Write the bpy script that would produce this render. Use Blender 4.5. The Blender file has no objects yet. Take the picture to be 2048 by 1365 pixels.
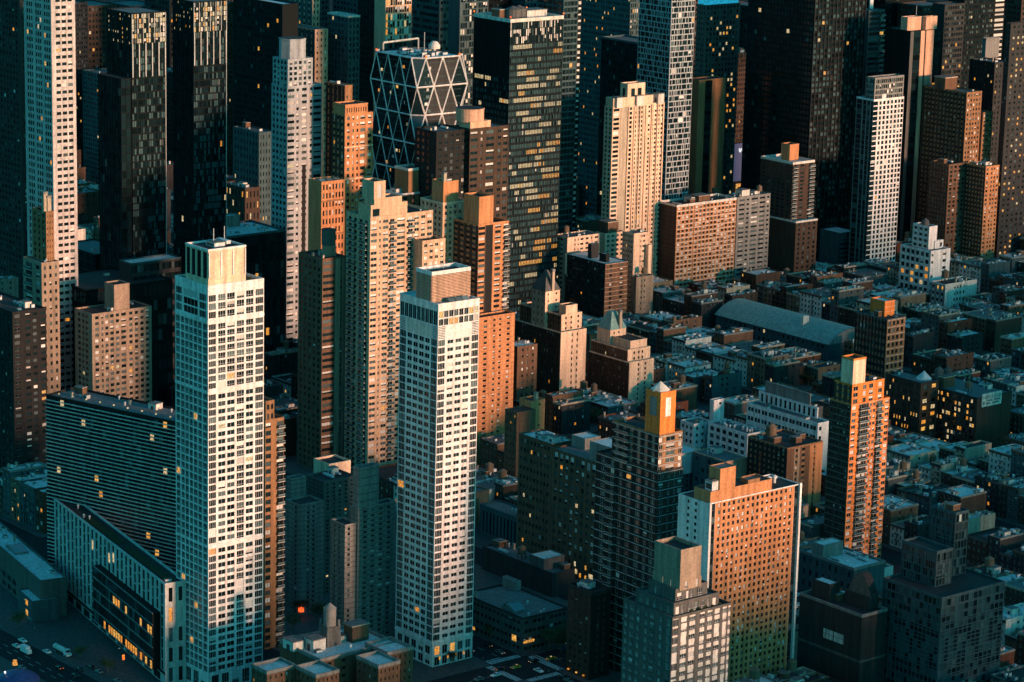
import bpy, math, random
import numpy as np
from mathutils import Vector, Matrix

# ---------------------------------------------------------------- camera, sky, sun
R_ = math.radians
scene = bpy.context.scene
COL = scene.collection
CAM_F, CAM_P, CAM_R, CAM_Y, CAM_H = 5700.0, R_(13.1), R_(1.35), R_(39.4), 400.0   # focal length in photo pixels (2048 wide)
FW = np.array([math.sin(CAM_Y)*math.cos(CAM_P), math.cos(CAM_Y)*math.cos(CAM_P), -math.sin(CAM_P)])
_rt = np.array([math.cos(CAM_Y), -math.sin(CAM_Y), 0.0]); _up = np.cross(_rt, FW)
RT = math.cos(CAM_R)*_rt + math.sin(CAM_R)*_up
UP = -math.sin(CAM_R)*_rt + math.cos(CAM_R)*_up
CAM = np.array([0.0, 0.0, CAM_H])
cd = bpy.data.cameras.new('camera'); cam = bpy.data.objects.new('camera', cd); COL.objects.link(cam)
cd.sensor_width = 36; cd.lens = CAM_F/2048*36; cd.clip_start = 5; cd.clip_end = 30000
cam.matrix_world = Matrix(((RT[0], UP[0], -FW[0], 0), (RT[1], UP[1], -FW[1], 0), (RT[2], UP[2], -FW[2], CAM_H), (0, 0, 0, 1)))
scene.camera = cam

SUN_EL, SUN_AZ = R_(5.5), R_(17.0)           # azimuth measured from -Y towards +X
SUN_V = Vector((math.sin(SUN_AZ)*math.cos(SUN_EL), -math.cos(SUN_AZ)*math.cos(SUN_EL), math.sin(SUN_EL)))
sl = bpy.data.lights.new('sun', 'SUN'); so = bpy.data.objects.new('sun', sl); COL.objects.link(so)
sl.energy = 1.75; sl.angle = R_(5.5); sl.color = (1.0, 0.52, 0.345)
so.rotation_euler = (-SUN_V).to_track_quat('-Z', 'Y').to_euler(); so.location = (1500, -500, 900)

w = bpy.data.worlds.new('World'); scene.world = w; w.use_nodes = True
nt = w.node_tree; nt.nodes.clear()
sky = nt.nodes.new('ShaderNodeTexSky'); sky.sky_type = 'NISHITA'; sky.sun_disc = False
sky.sun_elevation = SUN_EL; sky.sun_rotation = math.atan2(SUN_V.x, SUN_V.y); sky.ozone_density = 4.0; sky.dust_density = 0.6
tint = nt.nodes.new('ShaderNodeMix'); tint.data_type = 'RGBA'; tint.blend_type = 'MULTIPLY'; tint.inputs[0].default_value = 1.0
tint.inputs[7].default_value = (0.205, 1.0, 0.73, 1)      # dusk light as graded in the photograph: teal all over
bg = nt.nodes.new('ShaderNodeBackground'); bg.inputs[1].default_value = 0.115
out = nt.nodes.new('ShaderNodeOutputWorld')
nt.links.new(sky.outputs[0], tint.inputs[6]); nt.links.new(tint.outputs[2], bg.inputs[0]); nt.links.new(bg.outputs[0], out.inputs[0])
vs = scene.view_settings; vs.view_transform = 'Standard'; vs.look = 'None'; vs.exposure = 1.9; vs.gamma = 1.0; vs.use_curve_mapping = False
scene.cycles.max_bounces = 5; scene.cycles.diffuse_bounces = 1; scene.cycles.glossy_bounces = 3

# ---------------------------------------------------------------- geometry of the view (used once to find real places)
def ray(x, y): return (x-1024)*RT + (682.5-y)*UP + CAM_F*FW
def at(x, y, z=0.0):
    d = ray(x, y); return CAM + d*((z-CAM_H)/d[2])
def proj(p):
    v = np.asarray(p, float) - CAM; k = v @ FW
    return np.stack([1024 + CAM_F*(v @ RT)/k, 682.5 - CAM_F*(v @ UP)/k, k], -1)
def height_for(cx, cy, by):
    a, b = -30.0, 395.0
    for _ in range(48):
        m = (a+b)/2; p = at(cx, cy, m)
        if proj((p[0], p[1], 0))[1] < by: a = m
        else: b = m
    return a
def footprint(cx, cy, lx, rx, h, rot=0.0):
    p = at(cx, cy, h)
    def ext(e, tx, grow):
        a, b = 0.0, 260.0
        for _ in range(48):
            m = (a+b)/2
            if (proj(p+m*e)[0] < tx) == grow: a = m
            else: b = m
        return a
    ex = np.array([math.cos(rot), math.sin(rot), 0]); ey = np.array([-math.sin(rot), math.cos(rot), 0])
    return p[0], p[1], ext(ex, rx, True), ext(ey, lx, False)

# ---------------------------------------------------------------- materials
MATS = {}
def _nt(name):
    m = bpy.data.materials.new(name); m.use_nodes = True; return m, m.node_tree, m.node_tree.nodes['Principled BSDF']
def wall_mat(name, rgb, rough=.85, amt=.2, streak=.26, spec=.25, metal=0.0):
    m, t, p = _nt(name); N = t.nodes; L = t.links
    geo = N.new('ShaderNodeNewGeometry'); mp = N.new('ShaderNodeMapping'); mp.inputs['Scale'].default_value = (.55, .55, .05)
    n1 = N.new('ShaderNodeTexNoise'); n1.inputs['Scale'].default_value = 1.0; n1.inputs['Detail'].default_value = 3
    n2 = N.new('ShaderNodeTexNoise'); n2.inputs['Scale'].default_value = 1.1; n2.inputs['Detail'].default_value = 4
    L.new(geo.outputs['Position'], mp.inputs['Vector']); L.new(mp.outputs[0], n1.inputs['Vector']); L.new(geo.outputs['Position'], n2.inputs['Vector'])
    def rng(n, a):
        r = N.new('ShaderNodeMapRange'); r.inputs[1].default_value = .3; r.inputs[2].default_value = .7
        r.inputs[3].default_value = 1-a; r.inputs[4].default_value = 1+a; L.new(n.outputs['Fac'], r.inputs[0]); return r
    r1, r2 = rng(n1, streak), rng(n2, amt)
    mu = N.new('ShaderNodeMath'); mu.operation = 'MULTIPLY'; L.new(r1.outputs[0], mu.inputs[0]); L.new(r2.outputs[0], mu.inputs[1])
    h = N.new('ShaderNodeHueSaturation'); h.inputs['Color'].default_value = (*rgb, 1); L.new(mu.outputs[0], h.inputs['Value'])
    L.new(h.outputs[0], p.inputs['Base Color']); p.inputs['Roughness'].default_value = rough
    p.inputs['Specular IOR Level'].default_value = spec; p.inputs['Metallic'].default_value = metal
    MATS[name] = m
def pane_mat(name, rgb, rough=.12, spread=.6, spec=.5):
    m, t, p = _nt(name); N = t.nodes; L = t.links
    geo = N.new('ShaderNodeNewGeometry'); oi = N.new('ShaderNodeObjectInfo')
    ad = N.new('ShaderNodeMath'); ad.operation = 'ADD'; L.new(geo.outputs['Random Per Island'], ad.inputs[0]); L.new(oi.outputs['Random'], ad.inputs[1])
    fr = N.new('ShaderNodeMath'); fr.operation = 'FRACT'; L.new(ad.outputs[0], fr.inputs[0])
    r = N.new('ShaderNodeMapRange'); r.inputs[3].default_value = 1-spread; r.inputs[4].default_value = 1+spread; L.new(fr.outputs[0], r.inputs[0])
    h = N.new('ShaderNodeHueSaturation'); h.inputs['Color'].default_value = (*rgb, 1); L.new(r.outputs[0], h.inputs['Value'])
    L.new(h.outputs[0], p.inputs['Base Color']); p.inputs['Roughness'].default_value = rough; p.inputs['Specular IOR Level'].default_value = spec
    MATS[name] = m
def lit_mat(name, c0, c1, strength):
    m, t, p = _nt(name); N = t.nodes; L = t.links
    geo = N.new('ShaderNodeNewGeometry'); oi = N.new('ShaderNodeObjectInfo')
    ad = N.new('ShaderNodeMath'); ad.operation = 'ADD'; L.new(geo.outputs['Random Per Island'], ad.inputs[0]); L.new(oi.outputs['Random'], ad.inputs[1])
    fr = N.new('ShaderNodeMath'); fr.operation = 'FRACT'; L.new(ad.outputs[0], fr.inputs[0])
    mx = N.new('ShaderNodeMix'); mx.data_type = 'RGBA'; mx.inputs[6].default_value = (*c0, 1); mx.inputs[7].default_value = (*c1, 1); L.new(fr.outputs[0], mx.inputs[0])
    no = N.new('ShaderNodeTexNoise'); no.inputs['Scale'].default_value = 1.6; L.new(geo.outputs['Position'], no.inputs['Vector'])
    r = N.new('ShaderNodeMapRange'); r.inputs[1].default_value = .35; r.inputs[2].default_value = .62; r.inputs[3].default_value = strength*.25; r.inputs[4].default_value = strength*1.25
    L.new(no.outputs['Fac'], r.inputs[0])
    p.inputs['Base Color'].default_value = (.03, .03, .03, 1); L.new(mx.outputs[2], p.inputs['Emission Color']); L.new(r.outputs[0], p.inputs['Emission Strength'])
    MATS[name] = m
PAL = dict(white=(.71, .67, .65), offwhite=(.62, .58, .53), cream=(.72, .53, .40), tan=(.35, .275, .215), beige=(.60, .42, .30),
           orange=(.52, .27, .145), ash=(.52, .47, .45), brightorange=(.68, .26, .08), umber=(.32, .19, .11), brown=(.20, .125, .085), darkbrown=(.105, .072, .055), dark=(.035, .036, .036),
           red=(.33, .13, .07), grey=(.27, .26, .245), midgrey=(.15, .147, .14), darkgrey=(.065, .065, .065), pink=(.58, .38, .28),
           lowred=(.17, .075, .05), lowtan=(.24, .18, .13), silver=(.40, .42, .43), ink=(.006, .015, .017), black=(.008, .016, .018), stone=(.45, .38, .30), steel=(.50, .49, .47), bluegrey=(.09, .135, .145), green=(.045, .07, .03))  # ink: glass wall tone with a teal reflection put into the colour
for k, v in PAL.items(): wall_mat(k, tuple(.76*(max(c, 1e-4)/.76)**1.3 for c in v))
wall_mat('roof_light', (.55, .55, .54), amt=.35, streak=.1); wall_mat('roof_mid', (.13, .13, .128), amt=.45, streak=.1)
wall_mat('roof_dark', (.03, .03, .03), amt=.5, streak=.1); wall_mat('asphalt', (.028, .029, .031), amt=.3, spec=.05); wall_mat('pavement', (.075, .073, .07), amt=.25)
wall_mat('paint', (.62, .62, .60), amt=.3); wall_mat('metal', (.52, .53, .53), rough=.5); wall_mat('darkmetal', (.06, .062, .065), rough=.5, metal=.3)
wall_mat('copper_green', (.17, .30, .27), rough=.6); wall_mat('wood', (.16, .11, .07)); wall_mat('tarp_blue', (.02, .05, .16), rough=.5)
pane_mat('g_dark', (.007, .018, .021)); pane_mat('g_mid', (.05, .078, .082), .25); pane_mat('g_pale', (.52, .50, .47), .5, .35)  # dark and mid panes: teal in the colour replaces reflected sky
pane_mat('g_black', (.005, .015, .018), .1); pane_mat('g_sky', (.12, .18, .19), .15, .5)  # teal put into the black pane colour in place of reflected sky
lit_mat('l_warm', (1.0, .34, .03), (1.0, .52, .11), .24); lit_mat('l_pale', (1.0, .70, .32), (1.0, .78, .45), .2)
lit_mat('l_red', (1.0, .10, .02), (1.0, .22, .03), .5); lit_mat('l_white', (.85, .95, 1.0), (1.0, .95, .85), .6); lit_mat('l_blue', (.0, .42, .75), (.05, .60, .85), .2)
lit_mat('l_screen', (.005, .035, .12), (.005, .045, .14), .25); lit_mat('l_sign', (.9, .95, 1.0), (.9, .95, 1.0), .3)
pane_mat('g_teal', (.035, .08, .086), .2, .3)  # pane colour carries a painted teal reflection
VAR = ['g_dark', 'g_mid', 'g_pale', 'l_warm', 'l_pale', 'g_black', 'g_sky', 'g_teal']

# ---------------------------------------------------------------- mesh helpers
class MB:
    def __init__(s): s.v = []; s.f = []; s.m = []; s.mi = {}
    def mat(s, name):
        if name not in s.mi: s.mi[name] = len(s.mi)
        return s.mi[name]
    def quad(s, a, b, c, d, m):
        n = len(s.v); s.v += [a, b, c, d]; s.f.append((n, n+1, n+2, n+3)); s.m.append(s.mat(m))
    def poly(s, pts, m):
        n = len(s.v); s.v += list(pts); s.f.append(tuple(range(n, n+len(pts)))); s.m.append(s.mat(m))
    def box(s, x0, y0, z0, x1, y1, z1, m, top=None, bottom=False):
        n = len(s.v); i = s.mat(m)
        s.v += [(x0, y0, z0), (x1, y0, z0), (x1, y1, z0), (x0, y1, z0), (x0, y0, z1), (x1, y0, z1), (x1, y1, z1), (x0, y1, z1)]
        s.f += [(n, n+1, n+5, n+4), (n+1, n+2, n+6, n+5), (n+2, n+3, n+7, n+6), (n+3, n, n+4, n+7), (n+4, n+5, n+6, n+7)]
        s.m += [i]*4 + [s.mat(top) if top else i]
        if bottom: s.f.append((n+3, n+2, n+1, n)); s.m.append(i)
    def prism(s, base, z0, z1, m, top=None, scale=1.0, cx=0, cy=0, capb=False):
        n = len(s.v); k = len(base); i = s.mat(m)
        s.v += [(x, y, z0) for x, y in base] + [(cx+(x-cx)*scale, cy+(y-cy)*scale, z1) for x, y in base]
        for j in range(k): s.f.append((n+j, n+(j+1) % k, n+k+(j+1) % k, n+k+j)); s.m.append(i)
        if scale > 1e-4: s.f.append(tuple(range(n+k, n+2*k))); s.m.append(s.mat(top) if top else i)
    def cyl(s, cx, cy, r, z0, z1, m, n=12, scale=1.0, top=None):
        s.prism([(cx+r*math.cos(2*math.pi*j/n), cy+r*math.sin(2*math.pi*j/n)) for j in range(n)], z0, z1, m, top, scale, cx, cy)
    def bar(s, p, q, t, m):
        p = Vector(p); q = Vector(q); d = (q-p).normalized(); a = d.orthogonal().normalized()*t; b = d.cross(a)
        n = len(s.v); i = s.mat(m)
        for c in (p, q): s.v += [tuple(c+a+b), tuple(c-a+b), tuple(c-a-b), tuple(c+a-b)]
        for j in range(4): s.f.append((n+j, n+(j+1) % 4, n+4+(j+1) % 4, n+4+j)); s.m.append(i)
        s.f += [(n+3, n+2, n+1, n), (n+4, n+5, n+6, n+7)]; s.m += [i, i]
    def mesh(s, name):
        me = bpy.data.meshes.new(name); me.from_pydata(s.v, [], s.f)
        for k in s.mi: me.materials.append(MATS[k])
        me.polygons.foreach_set('material_index', s.m); me.update(); return me
    def build(s, name, parent=None, loc=(0, 0, 0), kind=None, label=None):
        if not s.f: return None
        return link(name, s.mesh(name), parent, loc, kind, label)
def link(name, me, parent=None, loc=(0, 0, 0), kind=None, label=None, rz=0.0, sc=None):
    o = bpy.data.objects.new(name, me); COL.objects.link(o); o.location = loc
    if rz: o.rotation_euler = (0, 0, rz)
    if sc: o.scale = sc
    if parent: o.parent = parent
    if kind: o['kind'] = kind
    if label: o['label'] = label
    return o
def empty(name, loc, label, cat, group=None, rz=0.0):
    o = bpy.data.objects.new(name, None); COL.objects.link(o); o.location = loc; o.rotation_euler = (0, 0, rz); o.empty_display_size = 2
    o['label'] = label; o['category'] = cat
    if group: o['group'] = group
    return o

# ---------------------------------------------------------------- building system
DEP = .38
BLDS = []; BOXES = []; OWNER = []
def P(n, wf=.5, m=.03, hf=None, fr=None):
    b = (1-2*m)/n
    return [(m+b*(i+.5-wf/2), m+b*(i+.5+wf/2), hf, fr) for i in range(n)]
def FA(c, nf=None, hf=.55, **k): return dict(c=c, nf=nf, hf=hf, **k)
def T(px=None, by=None, top=None, dz=None, z0=0.0, rel=None, wall='brown', roof='roof_mid', R=None, L=None, par=.9, clut=0, name=None, parw=None, clamp=True):
    return dict(px=px, by=by, top=top, dz=dz, z0=z0, rel=rel, wall=wall, roof=roof, R=R, L=L, par=par, clut=clut, name=name, parw=parw, clamp=clamp)
def Bld(name, label, tiers, fh=3.1, w=(70, 20, 7, 2, 1), fr=0, frm='darkmetal', rot=0.0, cap=300, group=None, cat='building', extra=None, seed=None, rect=None):
    b = dict(name=name, label=label, tiers=tiers, fh=fh, w=w, fr=fr, frm=frm, rot=rot, cap=cap, group=group, cat=cat, extra=extra, seed=seed if seed is not None else len(BLDS)+11)
    t0 = tiers[0]; ztop = {}
    for i, t in enumerate(tiers):
        if i == 0:
            if rect: x, y, wd, dp, h = rect
            else:
                h = t['top'] if t['top'] else height_for(t['px'][0], t['px'][1], t['by'])
                x, y, wd, dp = footprint(*t['px'], h, rot)
                if not t['L']: dp = max(dp, 12.0)
                if not t['R'] or wd < 4: wd = max(wd, 12.0)
            b['o'] = (x, y); b['h'] = h; t['r'] = (0, 0, wd, dp); t['z'] = (t['z0'], h); W, D = wd, dp
        else:
            za = ztop[t['z0']] if isinstance(t['z0'], str) else (tiers[i-1]['z'][1] if t['z0'] is None else t['z0'])
            if t['z0'] == 0.0 and t['dz'] is not None: za = tiers[0]['z'][1]
            zb = za + t['dz'] if t['dz'] is not None else t['top']
            if zb is None: zb = height_for(t['px'][0], t['px'][1], t['by'])
            t['z'] = (za, zb)
            if t['rel']:
                a, c, d, e = t['rel']; t['r'] = (a*W, c*D, d*W, e*D)
            else:
                x2, y2, w2, d2 = footprint(*t['px'], zb, rot); dx, dy = x2-x, y2-y
                lx = dx*math.cos(rot)+dy*math.sin(rot); ly = -dx*math.sin(rot)+dy*math.cos(rot)
                r = [lx, ly, lx+w2, ly+d2]
                if t['clamp'] and za > 1:
                    for q in (0, 1):
                        lo, hi = .4+.09*i, (W, D)[q]-.4-.09*i
                        if r[q] < lo: r[q+2] += lo-r[q]; r[q] = lo
                        r[q+2] = min(r[q+2], hi)
                t['r'] = tuple(r)
        if t['name']: ztop[t['name']] = t['z'][1]
        x0, y0, x1, y1 = t['r']; ca, sa = math.cos(rot), math.sin(rot)
        pts = [(x+a*ca-c*sa, y+a*sa+c*ca) for a in (x0, x1) for c in (y0, y1)]
        BOXES.append((min(p[0] for p in pts), min(p[1] for p in pts), t['z'][0], max(p[0] for p in pts), max(p[1] for p in pts), t['z'][1])); OWNER.append(len(BLDS))
    BLDS.append(b); return b
def hidden(pts, own=-1, skip_own=True):
    """True where a building stands between the camera and the point"""
    pts = np.asarray(pts, float); d = pts - CAM; res = np.zeros(len(pts), bool)
    for bx, ow in zip(BOXES, OWNER):
        if skip_own and ow == own: continue
        with np.errstate(divide='ignore', invalid='ignore'):
            t1 = (np.array(bx[:3])-CAM)/d; t2 = (np.array(bx[3:])-CAM)/d
        lo = np.nanmax(np.minimum(t1, t2), 1); hi = np.nanmin(np.maximum(t1, t2), 1)
        res |= (lo < hi) & (lo < .9985) & (hi > 0)
    return res
MESHC = {}
def bars_for(style, w, h):
    """glazing bars of a window: list of (x0, x1, z0, z1)"""
    t = .07; e = [(-w/2, -w/2+t, 0, h), (w/2-t, w/2, 0, h), (-w/2+t, w/2-t, 0, t), (-w/2+t, w/2-t, h-t, h)]
    if style == 1: e += [(-t/2, t/2, t, h-t), (-w/2+t, -t/2, h*.5, h*.5+t), (t/2, w/2-t, h*.5, h*.5+t)]
    if style == 2: e += [(-w*.17-t/2, -w*.17+t/2, t, h-t), (w*.17-t/2, w*.17+t/2, t, h-t), (-w/2+t, -w*.17-t/2, h*.3, h*.3+t), (-w*.17+t/2, w*.17-t/2, h*.3, h*.3+t), (w*.17+t/2, w/2-t, h*.3, h*.3+t)]
    if style == 3: e += [(-t/2, t/2, t, h-t)]
    if style == 4: e += [(-w/2+t, w/2-t, h*.5, h*.5+t)]
    if style == 5: e += [(w*(k/4-.5)-t/2, w*(k/4-.5)+t/2, t, h-t) for k in (1, 2, 3)]
    return e
def window_geo(mb, style, var, w, h, frm, half):
    mb_m = VAR[var]
    if var == 2 and half < .55:
        zc = h*(.35+.4*half); mb.quad((-w/2, 0, 0), (w/2, 0, 0), (w/2, 0, zc), (-w/2, 0, zc), 'g_dark'); mb.quad((-w/2, 0, zc), (w/2, 0, zc), (w/2, 0, h), (-w/2, 0, h), mb_m)
    else: mb.quad((-w/2, 0, 0), (w/2, 0, 0), (w/2, 0, h), (-w/2, 0, h), mb_m)
    if style >= 0:
        for (a, b, c, d) in bars_for(style, w, h): mb.box(a, -.07, c, b, -.005, d, frm)
def window_mesh(style, var, w, h, frm, half):
    hb = int(half*3); key = (style, var, round(w, 2), round(h, 2), frm, hb)
    if key not in MESHC:
        mb = MB(); window_geo(mb, style, var, key[2], key[3], frm, hb/3+.05); MESHC[key] = mb.mesh('window')
    return MESHC[key]
def unit_meshes():
    r = {}
    m = MB(); m.box(-.5, -.5, 0, .5, .5, .8, 'metal', top='metal'); m.box(-.52, -.52, .8, .52, .52, .9, 'grey'); m.cyl(0, 0, .34, .9, 1, 'darkmetal', 10); m.box(-.505, -.4, .15, -.5, .4, .65, 'darkmetal'); r['rooftop_unit'] = m.mesh('rooftop_unit')
    m = MB(); m.cyl(0, 0, .28, 0, .6, 'metal', 8); m.cyl(0, 0, .5, .6, .8, 'metal', 8); m.cyl(0, 0, .5, .8, 1, 'metal', 8, scale=.15); r['vent'] = m.mesh('vent')
    m = MB(); m.box(-.5, -.5, 0, .5, .5, .92, 'brown', top='roof_dark'); m.box(-.53, -.53, .92, .53, .53, 1, 'stone', top='roof_mid'); m.box(-.515, -.15, 0, -.5, .15, .55, 'darkmetal'); r['bulkhead'] = m.mesh('bulkhead')
    m = MB(); m.box(-.5, -.5, 0, .5, .5, .92, 'offwhite', top='roof_light'); m.box(-.53, -.53, .92, .53, .53, 1, 'grey', top='roof_mid'); m.box(-.515, -.15, 0, -.5, .15, .55, 'darkmetal'); r['bulkhead_pale'] = m.mesh('bulkhead')
    m = MB(); m.cyl(0, 0, .48, .38, .82, 'wood', 14); m.cyl(0, 0, .52, .82, 1, 'wood', 14, scale=.05)
    for z in (.46, .56, .66, .76): m.cyl(0, 0, .487, z, z+.012, 'darkmetal', 14)
    for a in (-.3, .3):
        for b in (-.3, .3): m.bar((a, b, 0), (a, b, .38), .035, 'darkmetal')
    m.box(-.42, -.42, .35, .42, .42, .38, 'wood', bottom=True); r['water_tank'] = m.mesh('water_tank')
    m = MB(); m.box(-.5, -.5, 0, .5, .5, .35, 'grey'); m.poly([(-.5, -.5, .35), (.5, -.5, .35), (.5, 0, 1), (-.5, 0, 1)], 'g_sky'); m.poly([(.5, .5, .35), (-.5, .5, .35), (-.5, 0, 1), (.5, 0, 1)], 'g_sky'); m.poly([(-.5, -.5, .35), (-.5, 0, 1), (-.5, .5, .35)], 'grey'); m.poly([(.5, -.5, .35), (.5, .5, .35), (.5, 0, 1)], 'grey'); r['skylight'] = m.mesh('skylight')
    m = MB(); m.box(-.5, -.5, 0, .5, .5, 1, 'stone'); m.box(-.6, -.6, .9, .6, .6, 1.02, 'grey', bottom=True); r['chimney'] = m.mesh('chimney')
    m = MB(); m.box(-.5, -.5, .35, .5, .5, 1, 'metal', bottom=True)
    for a in (-.42, 0, .42): m.box(a-.04, -.4, 0, a+.04, .4, .35, 'darkmetal')
    r['duct'] = m.mesh('duct')
    return r
UNITS = unit_meshes()
def put_unit(parent, kind, x, y, z, sx, sy, sz, rz=0.0, label=None):
    return link('bulkhead' if kind.startswith('bulkhead') else kind, UNITS[kind], parent, (x, y, z), None, label, rz, (sx, sy, sz))
def clutter(rng, parent, r, z, n):
    x0, y0, x1, y1 = r; W, D = x1-x0, y1-y0
    if W < 3.5 or D < 3.5: return
    for _ in range(n):
        k = rng.choices(['rooftop_unit', 'vent', 'bulkhead', 'bulkhead_pale', 'water_tank', 'skylight', 'chimney', 'duct'], [30, 26, 7, 6, 4, 7, 12, 10])[0]
        s = {'rooftop_unit': (rng.uniform(1.2, 3), rng.uniform(1.2, 3), rng.uniform(1.2, 2.4)), 'vent': (1.1, 1.1, rng.uniform(1.2, 2.4)), 'bulkhead': (rng.uniform(3, 5), rng.uniform(3, 5.5), rng.uniform(2.6, 3.6)),
             'bulkhead_pale': (rng.uniform(3, 5), rng.uniform(3, 5.5), rng.uniform(2.4, 3.4)), 'water_tank': (4, 4, 6.5), 'skylight': (2, 3, 1.3), 'chimney': (.9, 1.2, rng.uniform(1.5, 3)), 'duct': (rng.uniform(.8, 1.4), rng.uniform(4, 8), 1.3)}[k]
        s = tuple(min(v, .7*q) for v, q in zip(s, (W, D, 99)))
        x = rng.uniform(x0+s[0]*.55+.5, x1-s[0]*.55-.5) if W > s[0]*1.1+1 else (x0+x1)/2
        y = rng.uniform(y0+s[1]*.55+.5, y1-s[1]*.55-.5) if D > s[1]*1.1+1 else (y0+y1)/2
        put_unit(parent, k, x, y, z, *s)
def parapet_mesh(mb, x0, y0, x1, y1, z, hp, m, wd=.4, cap=None, out=0.0):
    a = out
    mb.box(x0-a, y0-a, z, x1+a, y0+wd, z+hp, m, top=cap); mb.box(x0-a, y1-wd, z, x1+a, y1+a, z+hp, m, top=cap)
    mb.box(x0-a, y0+wd, z, x0+wd, y1-wd, z+hp, m, top=cap); mb.box(x1-wd, y0+wd, z, x1+a, y1-wd, z+hp, m, top=cap)

def fbox(mb, face, ox, oy, u0, u1, d0, d1, z0, z1, m):
    if face == 'R': mb.box(ox+u0, oy-d1, z0, ox+u1, oy-d0, z1, m, bottom=d1 > .001)
    else: mb.box(ox-d1, oy+u0, z0, ox-d0, oy+u1, z1, m, bottom=d1 > .001)

def facade(b, rng, mb, root, face, ox, oy, U0, U1, Z0, Z1, fa, wall, panes, bal):
    W = U1-U0; H = Z1-Z0
    nf = fa['nf'] or max(1, round(H/b['fh'])); fh = H/nf; sm = fa.get('sm') or wall; wm = fa.get('wm') or wall
    cols = sorted(fa['c'], key=lambda c_: c_[0]); W_ = list(fa.get('w') or b['w']); W_ = [v*(.35 if i in (3, 4) and sum(W_[3:5]) < .13*sum(W_) else 1) for i, v in enumerate(W_)]; fr0 = fa.get('fr', b['fr']); frm = fa.get('frm') or b['frm']
    if fa.get('weave'):                                    # floors of unequal openings, shifted floor by floor
        t = .55
        for k in range(nf):
            z0 = Z0+k*fh; fbox(mb, face, ox, oy, U0, U1, -DEP, 0, z0, z0+.75, wall)
            u = U0
            while u < U1-.3:
                wd = rng.choice([1.6, 2.4, 3.2, 4.6]) ; e = min(u+wd, U1)
                if U1-e < 1.2: e = U1
                fbox(mb, face, ox, oy, u, min(u+t, e), -DEP, -.03, z0+.75, z0+fh, wall)
                if e-u-t > .3: panes.append((face, ox, oy, (u+t+e)/2, z0+.75, e-u-t, fh-.75, rng.choices(range(len(W_)), W_)[0], -1, frm, rng.random()))
                u = e
            fbox(mb, face, ox, oy, U1-.3, U1, -DEP, -.02, z0+.75, z0+fh, wall)
        return
    edges = []; u = 0.0
    for c in cols:
        a, e = c[0], c[1]
        if a-u > 1e-4: edges.append((u, a))
        u = e
    if 1-u > 1e-4: edges.append((u, 1.0))
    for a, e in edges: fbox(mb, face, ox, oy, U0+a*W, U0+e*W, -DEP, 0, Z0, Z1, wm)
    for ci, c in enumerate(cols):
        a, e = U0+c[0]*W, U0+c[1]*W; hf = (c[2] if len(c) > 2 and c[2] else fa['hf']); st = c[3] if len(c) > 3 and c[3] is not None else fr0
        wh = hf*fh; sill = (fh-wh)*fa.get('sill', .55); off = (fa['check']*fh*(ci % 2)) if fa.get('check') else 0.0
        prev = Z0
        if fa.get('runs') and ci == 0:
            runs = set()
            for kk in range(nf):
                if rng.random() < fa['runs']*2.2:
                    for _ in range(rng.choice([1, 1, 2, 3])):
                        a0 = rng.randrange(len(cols)); ln = rng.choice([2, 3, 4, 6, 8, 11, 15]); vv = rng.choice([3, 4, 4]); runs |= {(kk, q, vv) for q in range(a0, a0+ln) if rng.random() < .93}
            runs = {(x_, y_): v_ for x_, y_, v_ in runs}
        for k in range(nf):
            zb = Z0+k*fh+sill+off; zt = zb+wh
            if zt > Z1-.05: zt = Z1-.05
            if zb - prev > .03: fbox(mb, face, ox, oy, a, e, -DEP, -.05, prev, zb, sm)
            prev = zt
            if zt-zb < .25: continue
            if fa.get('skip') and rng.random() < fa['skip']:
                fbox(mb, face, ox, oy, a, e, -DEP, -.05, zb, zt, wm); continue
            pv = rng.choices(range(len(W_)), W_)[0]
            if fa.get('runs'): pv = runs.get((k, ci), pv)
            panes.append((face, ox, oy, (a+e)/2, zb, e-a, zt-zb, pv, st, frm, rng.random()))
            if fa.get('ac') and rng.random() < fa['ac']: bal.append(('ac', face, ox, oy, (a+e)/2-.35, (a+e)/2+.35, zb-.02))
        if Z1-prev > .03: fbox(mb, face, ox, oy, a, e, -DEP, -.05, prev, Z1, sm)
    if fa.get('line'):
        th, m = fa['line']; lb = MB()
        for k in range(0, nf+1): fbox(lb, face, ox, oy, U0, U1, .003, .14, Z0+k*fh-th/2, Z0+k*fh+th/2, m)
        lb.build('floor_bands', root, kind='stuff')
    for (a, e) in fa.get('balc', ()):
        for k in range(fa.get('bf', 0), nf): bal.append(('b', face, ox, oy, U0+a*W, U0+e*W, Z0+k*fh))
    for (a, e, m) in fa.get('pier', ()):                    # proud vertical fins
        fbox(mb, face, ox, oy, U0+a*W, U0+e*W, .003, .5, Z0, Z1, m)

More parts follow.
